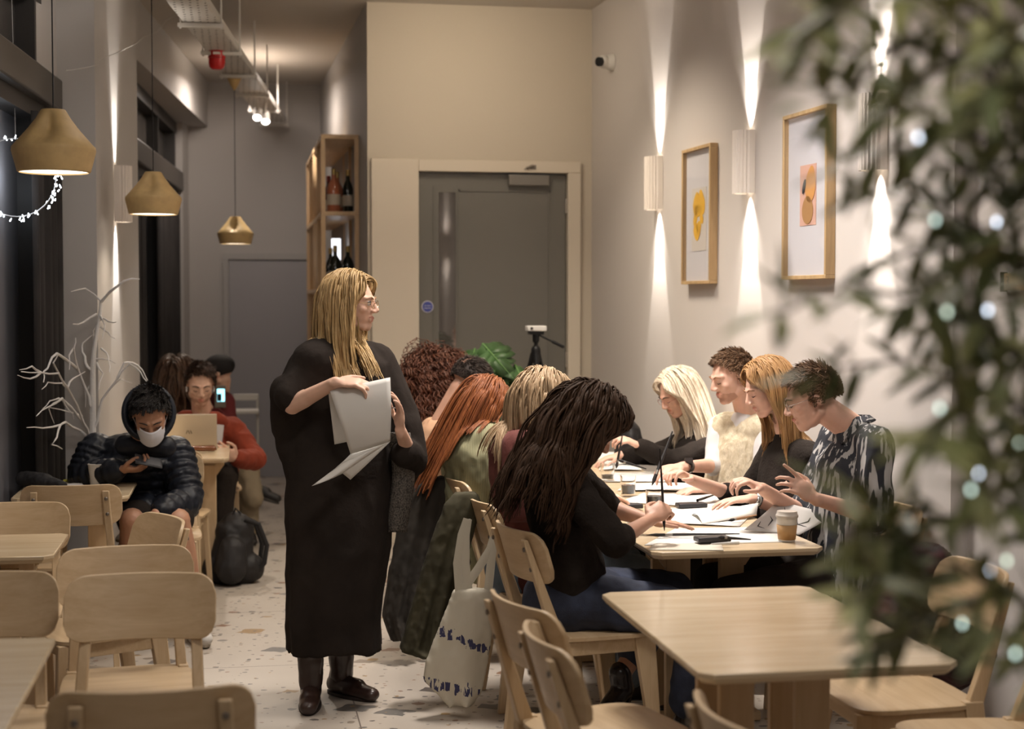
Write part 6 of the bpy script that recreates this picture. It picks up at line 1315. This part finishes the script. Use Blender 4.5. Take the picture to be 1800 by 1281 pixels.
def leaf(p_, d_, up_, l_, w_):
    d_ = d_.normalized(); s_ = d_.cross(up_); s_ = s_.normalized() if s_.length > 1e-3 else d_.orthogonal().normalized(); n_ = s_.cross(d_)
    pts = [p_]; 
    a = [p_+d_*l_*t+n_*(-.12*l_*t*t) for t in (0, .25, .5, .75, 1)]; ww = (0, .85, 1, .7, 0)
    vs = [a[0]]; 
    for i in (1, 2, 3): vs += [a[i]+s_*w_*ww[i], a[i]+n_*-.0012, a[i]-s_*w_*ww[i]]
    vs.append(a[4])
    lf.add(vs, [(0, 1, 2), (0, 2, 3), (1, 4, 5, 2), (2, 5, 6, 3), (4, 7, 8, 5), (5, 8, 9, 6), (7, 10, 8), (8, 10, 9)])
def branch(pts, w0=.005, dens=1, twigs=2, name='branch', spread=.5):
    fine = []; n_ = len(pts)
    for i in range(n_-1):
        for t in (0, .25, .5, .75): fine.append(pts[i].lerp(pts[i+1], t)+V((random.gauss(0, .003), random.gauss(0, .006), random.gauss(0, .003))))
    fine.append(pts[-1]); nn = len(fine)
    M().tube(fine, [w0*(1-.75*i/(nn-1)) for i in range(nn)], 6).build(name, BARK, r)
    L_ = sum((fine[i+1]-fine[i]).length for i in range(nn-1)); step = .021/dens; s_ = L_*.12; k_ = 0
    while s_ < L_:
        acc_ = 0
        for i in range(nn-1):
            e = (fine[i+1]-fine[i]).length
            if acc_+e >= s_: break
            acc_ += e
        t = (s_-acc_)/max(e, 1e-6); p_ = fine[i].lerp(fine[i+1], min(1, t)); d_ = (fine[i+1]-fine[i]).normalized(); a0 = random.uniform(0, 6.28)
        for a_ in (a0, a0+PI):
            o_ = d_.orthogonal(); o_.rotate(Mx.Rotation(a_, 3, d_)); dd_ = d_*random.uniform(.5, .95)+o_*random.uniform(.6, 1.0)+V((0, 0, random.uniform(-.25, .2)))
            if random.random() < .9: leaf(p_, dd_, V((random.uniform(-.5, .5), random.uniform(-.8, .2), 1)), random.uniform(.052, .080), random.uniform(.006, .0095))
        s_ += step*random.uniform(.8, 1.3); k_ += 1
    leaf(pts[-1], (pts[-1]-fine[-2]), V((0, -.4, 1)), .06, .007)
BR = [[(1900, 760), (1760, 600), (1640, 525), (1500, 505), (1420, 520), (1345, 555)], [(1880, 560), (1720, 400), (1610, 330), (1520, 345)], [(1890, 380), (1760, 260), (1650, 215), (1560, 190)], [(1880, 250), (1720, 120), (1590, 70), (1500, 95), (1425, 60)],
      [(1880, 120), (1700, 20), (1560, -10), (1450, 15)], [(1890, 800), (1740, 690), (1600, 640), (1500, 640), (1420, 655)], [(1880, 960), (1760, 820), (1690, 720), (1650, 640)], [(1890, 1120), (1720, 1010), (1590, 950), (1490, 930)], [(1760, 1040), (1640, 1080), (1540, 1110)],
      [(1880, 980), (1780, 890), (1700, 850)], [(1880, 640), (1790, 470), (1750, 320), (1720, 220)], [(1880, 420), (1810, 270), (1790, 120), (1780, 20)], [(1890, 1200), (1790, 1130), (1720, 1080)], [(1590, 950), (1550, 1010), (1500, 1060)], [(1640, 960), (1540, 900), (1480, 860)], [(1640, 1080), (1580, 1120), (1530, 1150)], [(1620, 980), (1560, 970), (1480, 985)], [(1700, 920), (1600, 900), (1530, 940)], [(1500, 0), (1430, 30), (1390, 90)], [(1590, 70), (1500, 150), (1420, 180)], [(1880, 520), (1740, 430), (1620, 440), (1540, 460)],
      [(1890, 700), (1800, 620), (1720, 560), (1690, 480)], [(1880, 300), (1760, 180), (1700, 60)], [(1880, 900), (1800, 760), (1760, 640)], [(1880, 180), (1830, 60), (1800, -20)], [(1890, 620), (1830, 500), (1810, 380)], [(1880, 300), (1800, 330), (1700, 300), (1620, 270)], [(1700, 90), (1620, 130), (1560, 200)], [(1740, 690), (1660, 740), (1620, 790)]]
for b_ in BR:
    y1 = random.uniform(1.28, 1.58); n_ = len(b_); branch([P(x, y, YT+(y1-YT)*(i/(n_-1))**.8) for i, (x, y) in enumerate(b_)], dens=.82 if min(x for x, y in b_) > 1600 else .78)
# denser inner foliage close to the trunk
for i in range(13):
    x, y = random.uniform(1700, 1900), random.uniform(-40, 760); Y_ = random.uniform(1.35, 1.75); a_ = P(x, y, Y_); d_ = V((random.uniform(-1, .3), random.uniform(-.6, .6), random.uniform(-.4, .8))).normalized()
    branch([a_, a_+d_*.07, a_+d_*.13+V((0, 0, -.015))], .003, dens=.9, name='twig')
fo = lf.build('foliage', OL, r, smooth=60); fo['kind'] = 'stuff'
# fairy lights wound through the tree
fl = root('fairy_lights', (P(1735, 600, 1.4).x, 1.4, P(1735, 1150, 1.4).z), 'string of small cool white fairy lights wound in the olive tree', 'fairy lights', world=True)
bp_ = [(1612, 242, 1.38), (1642, 387, 1.40), (1663, 548, 1.36), (1735, 545, 1.42), (1650, 717, 1.38), (1790, 640, 1.45), (1718, 830, 1.38), (1705, 860, 1.36), (1768, 985, 1.40), (1737, 1005, 1.38), (1783, 1148, 1.36), (1790, 780, 1.42), (1750, 390, 1.5), (1690, 1095, 1.45)]
WP = [P(*q) for q in bp_]; order = [0, 1, 12, 3, 2, 4, 5, 11, 6, 7, 9, 8, 13, 10]; wire = []
for i in range(len(order)-1):
    a_, b_ = WP[order[i]], WP[order[i+1]]; wire += [a_, a_.lerp(b_, .35)+V((0, .02, -.012)), a_.lerp(b_, .7)+V((0, .015, -.01))]
wire.append(WP[order[-1]]); M().tube(wire, .0007, 5).build('wire', mat('fairy_wire', (.06, .06, .05), .5), fl)
for i, w_ in enumerate(WP): M().ell(w_+V((0, -.002, 0)), (.0022, .0022, .0035), None, 8, 6).build('bulb', mat('fairy_glow_%d' % (i % 3), (1, 1, 1), .3, emi=(5, 3, 2.6)[i % 3], ecol=((.75, .85, 1), (.72, .95, .85), (.8, 1, .8))[i % 3]), fl)
for o in bpy.data.objects:
    if "_w" in o: del o["_w"]
